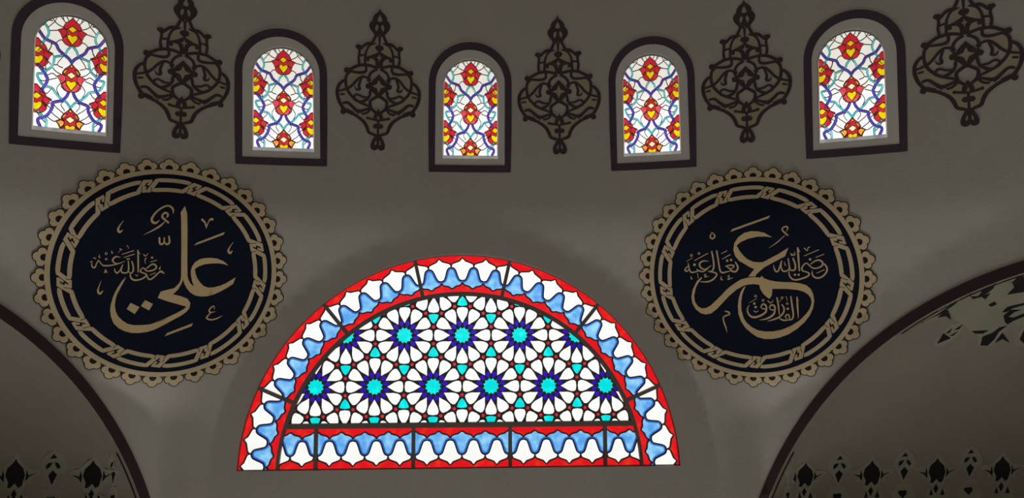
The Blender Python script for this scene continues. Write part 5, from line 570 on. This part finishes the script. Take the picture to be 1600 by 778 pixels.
# star panel: twelve-pointed rosettes on a triangular lattice
LT = .4046; C0 = (0.0, .9668); lay = []
def pol(c, r, deg): return (c[0] + r*math.cos(math.radians(deg)), c[1] + r*math.sin(math.radians(deg)))
cents = []
for j in range(-3, 3):
    for i in range(-5, 6):
        c = (C0[0] + (i + (.5 if j % 2 else 0))*LT, C0[1] + j*LT*.8787)
        if abs(c[0]) < 1.55 and -.1 < c[1] < 1.6: cents.append(c)
PET = [(.212, 0), (.27, .033), (.335, .073), (.40, .0955), (.445, .0955), (.478, .075), (.489, .0)]
for c in cents:
    for k_ in range(12):
        g = k_*30; d = math.radians(g); ca, sa = math.cos(d), math.sin(d)
        q = [(r, w) for r, w in PET] + [(r, -w) for r, w in PET[-2:0:-1]]
        lay.append(('white', [(c[0] + LT*(r*ca - w*sa), c[1] + LT*(r*sa + w*ca)) for r, w in q]))
        d = math.radians(g+15); ca, sa = math.cos(d), math.sin(d)
        q = [(.150, .012), (.205, .037), (.236, .037), (.256, .0), (.236, -.037), (.205, -.037), (.150, -.012)]
        lay.append(('cobalt', [(c[0] + LT*(r*ca - w*sa), c[1] + LT*(r*sa + w*ca)) for r, w in q]))
    lay.append(('teal', [pol(c, LT*(.142 if k_ % 2 else .113), 15*k_) for k_ in range(24)]))
for c in cents:
    for up in (90, -90):
        ce = pol(c, LT*.577, up)
        # the shield points away from the three rosettes round it
        tri = []
        for k_ in range(3):
            d = (up if up > 0 else up) + 120*k_
            tri += [pol(ce, LT*.098, d-4), pol(ce, LT*.098, d+4), pol(ce, LT*.074, d+32), pol(ce, LT*.068, d+60), pol(ce, LT*.074, d+88)]
        lay.append(('teal', tri))
        for k_ in range(3): lay.append(('ruby', [pol(pol(ce, LT*.157, up+120*k_), LT*(.037 if m_ % 2 == 0 else .024), up+120*k_+36*m_) for m_ in range(10)]))
a0 = math.asin(V_ST/R_ST)
bound = [(R_ST*math.cos(t), R_ST*math.sin(t)) for t in np.linspace(a0, PI-a0, 64)]
lay = [(t, l) for t, l in lay if min(q[1] for q in l) < R_ST and max(q[1] for q in l) > V_ST and min(math.hypot(*q) for q in l) < R_ST]
v, T = planar([bound], [], lay, 'lead')
root = slab('star_panel', v, T['lead'], lun_map, -.006, .007, M_LEAD, BW, origin=OB)
for tg, gm, pn in (('white', G_WHITE, 'white_glass'), ('cobalt', G_COBALT, 'cobalt_glass'), ('teal', G_TEAL, 'teal_glass'), ('ruby', G_REDS, 'red_glass')):
    slab(pn, v, T[tg], lun_map, -.003, .003, gm, root, origin=OB)
# glazing bars: one frame with an opening for every panel
outer = lun_outline(R_OUT + .002, V_BOT - .008)
v, T = planar([lun_outline(LR + .006, LB - .006)], [lun_outline(R_OUT + .002, V_BOT - .008)], [], 'f')
slab('lit_reveal_beading', v, T['f'], lun_map, -.02, .012, M_LIT_REVEAL, BW, origin=OB)
bars = []
holes_ = []
for i in range(7):
    if i == 0:
        a1 = MUL[0]; o = [(R_OUT*math.cos(t), R_OUT*math.sin(t)) for t in np.linspace(math.asin(V_BOT/R_OUT), math.radians(a1)-.012/R_OUT, 16)]; n_ = [(R_IN*math.cos(t), R_IN*math.sin(t)) for t in np.linspace(math.radians(a1)-.012/R_IN, math.asin(V_BOT/R_IN), 16)]
        holes_.append(o+n_); holes_.append([(-x, y) for x, y in o+n_])
    elif i < 6: holes_.append(sector(R_IN, R_OUT, MUL[i-1], MUL[i]))
holes_.append(bound)
for i in range(5):
    if i in (0, 4):
        x1 = XM[0]-.0125; l = [(x1, V_BOT), (x1, V_ROW)] + [(-row_end(v_), v_) for v_ in np.linspace(V_ROW, V_BOT, 10)]
        holes_.append(l if i == 0 else [(-x, y) for x, y in l])
    else: holes_.append([(XM[i-1]+.0125, V_BOT), (XM[i]-.0125, V_BOT), (XM[i]-.0125, V_ROW), (XM[i-1]+.0125, V_ROW)])
v, T = planar([outer], holes_, [], 'f')
slab('glazing_bars', v, T['f'], lun_map, -.02, .014, M_STEEL, BW, origin=OB)

# ------------------------------------------------------------ calligraphy roundels
def roundel(m, label, letters, strokes, n_sc, ph, nodes):
    mp = med_map(m); z = np.zeros(1); org = mp(z, z)[0]
    root = empty('calligraphy_roundel', tuple(org), label, 'wall roundel', 'calligraphy roundels on the pendentives')
    lay = []
    out_b = circ(0, 0, 1.05, 72)
    RB = .906
    def sc_circ(a, t, r, rad):
        x, y = r*math.cos(a) - t*math.sin(a), r*math.sin(a) + t*math.cos(a); return circ(x, y, rad, 16)
    A = [math.radians(ph) + 2*PI*k/n_sc for k in range(n_sc)]
    LW = .0075
    wide = 2*PI*.93/n_sc
    def flower(a, g): return [sc_circ(a, 0, .9605, .0385+g), sc_circ(a, -wide*.265, .936, .031+g), sc_circ(a, wide*.265, .936, .031+g), sc_circ(a, 0, .925, .045+g)]
    lay.append(('outline', circ(0, 0, RB+LW, 144)))
    for a in A: lay += [('outline', l) for l in flower(a, LW)]
    lay.append(('rim', circ(0, 0, RB, 144)))
    for a in A: lay += [('rim', l) for l in flower(a, 0)]
    for a in A:
        q = [(.908, -.027), (.922, -.029), (.936, -.022), (.945, -.008), (.945, .008), (.936, .022), (.922, .029), (.908, .027)]
        lay.append(('outline', [(r*math.cos(a) - t*math.sin(a), r*math.sin(a) + t*math.cos(a)) for r, t in q]))
    lay.append(('disc', circ(0, 0, .867, 120)))
    # braided border: each cell has an outer and an inner strand that hook round their neighbours
    RM = .7685
    N = len(nodes)
    th = sorted(nodes, reverse=True)
    def pt(k, x, y):
        a = math.radians(th[k % N]) - (2*PI if k >= N else 0) - x/RM
        return ((RM+y)*math.cos(a), (RM+y)*math.sin(a))
    def arcpts(k, x0, x1, y):
        a0 = math.radians(th[k % N]) - (2*PI if k >= N else 0) - x0/RM; a1 = math.radians(th[(k+1) % N]) - (2*PI if k+1 >= N else 0) - x1/RM
        return [((RM+y)*math.cos(a), (RM+y)*math.sin(a)) for a in np.linspace(a0, a1, 12)]
    for k in range(N):
        s1 = [pt(k, -.018, .0), pt(k, -.036, -.041), pt(k, .006, -.0425)] + arcpts(k, .085, -.045, .0425) + [pt(k+1, -.052, .022)]
        s2 = [pt(k, .052, -.022)] + arcpts(k, .045, -.085, -.0425) + [pt(k+1, -.006, .0425), pt(k+1, .036, .041), pt(k+1, .018, .0)]
        for s in (s1, s2): lay += [('disc', brush(s, .047, smooth=False, cap=False)), ('braid', brush(s, .035, smooth=False, cap=False))]
    for l in letters: lay.append(('letter', l))
    for s in strokes: lay.append(('script', brush(s, n=4)))
    ex = [(x, y) for x, y in grid(-1, 1, -1, 1, .11) if math.hypot(x, y) < .9]
    v, T = planar([out_b], [], [(t, l) for t, l in lay], 'none', ex)
    slab('disc', v, T['disc'], mp, -.006, .007, M_NAVY, root, origin=org)
    slab('rim', v, T['rim'], mp, -.006, .009, M_GOLD, root, origin=org)
    slabs('rim_outline', v, T['outline'], .0, mp, -.006, .008, M_BLACK, root, origin=org)
    slabs('braid_strand', v, T['braid'], .0, mp, -.006, .009, M_GOLD, root, origin=org)
    slabs('large_letter', v, T['letter'], .0, mp, -.006, .009, M_GOLDL, root, origin=org)
    slabs('small_lettering', v, T['script'], .055, mp, -.006, .009, M_GOLDL, root, origin=org)
roundel(MEDS[0], 'round navy calligraphy panel left of the big window, upright stroke in its lettering', LETTERS_ALI, STROKES_ALI, 35, 101.6,
        [76.4, 48.7, 19.8, -6.4, -33.0, -64.0, -92.0, -117.8, -144.5, -172.3, 161.0, 132.0, 104.0])
roundel(MEDS[1], 'round navy calligraphy panel right of the big window, looping lettering crossing its middle', LETTERS_UMAR, STROKES_UMAR, 36, 88.0,
        [107.1, 133.9, 161.0, -171.9, -145.5, -117.4, -90.4, -63.1, -34.3, -5.5, 23.0, 51.2, 78.9])

# ------------------------------------------------------------ dark pendant ornaments between the small windows
lay = []
mir = lambda l: [(-q[0],) + tuple(q[1:]) for q in l]
for l in ORN_TAN: lay.append(('tan', [tuple(q) for q in l] + mir(l[::-1]) if min(q[0] for q in l) < .003 else l)); 
for l in ORN_TAN:
    if min(q[0] for q in l) >= .003: lay.append(('tan', mir(l)))
for d in ORN_DOTS:
    pass
for s0 in ORN_STROKES:
    for s1 in (s0, mir(s0)): lay.append(('dark', brush([(q[0], q[1], q[2]*1.02) for q in s1], n=4)))
for l in ORN_POLYS:
    lay.append(('dark', l)); lay.append(('dark', mir(l)))
for x, y, r in ORN_KNOBS:
    for g in (1, -1): lay.append(('dark', circ(g*x, y, r, 14)))
for l in ORN_HOLES:
    lay.append(('none', l)); lay.append(('none', mir(l)))
for l in ORN_STAR: lay.append(('tan', l)); lay.append(('tan', mir(l)))
for x, y, r in ORN_DOTS:
    for g in (1, -1): lay.append(('tan', circ(g*x, y, r, 12)))
v_o, T_o = planar([resample([(-.36, -.03), (.36, -.03), (.36, 1.04), (-.36, 1.04)], .1)], [], lay, 'none')
OL = ['dark filigree pendant between the first and second small windows from the left',
      'dark filigree pendant between the second and the middle small windows',
      'dark filigree pendant just right of the middle small window',
      'dark filigree pendant above the right roundel, between the fourth and fifth small windows',
      'dark filigree pendant right of the rightmost small window, at the right edge',
      'dark filigree pendant at the far left edge, almost wholly cut off']
items = [list(o) for o in ORNS] + [[-.6545, -.03, 0, 1.0]]
for i, (a, z0, ro, sy) in enumerate(items):
    mp = drum_map((a, z0, ro, 1.0 if i in (1, 2, 3) else 1.0, sy)); z = np.zeros(1); org = mp(z, z)[0]
    o = empty('wall_pendant', tuple(org), OL[i], 'wall ornament', 'dark filigree pendants between the small windows')
    slabs('filigree', v_o, T_o['dark'], .0, mp, -.003, .005, M_FILI, o, origin=org)
    slabs('infill', v_o, T_o['tan'], .0, mp, -.003, .004, M_TAN, o, origin=org)
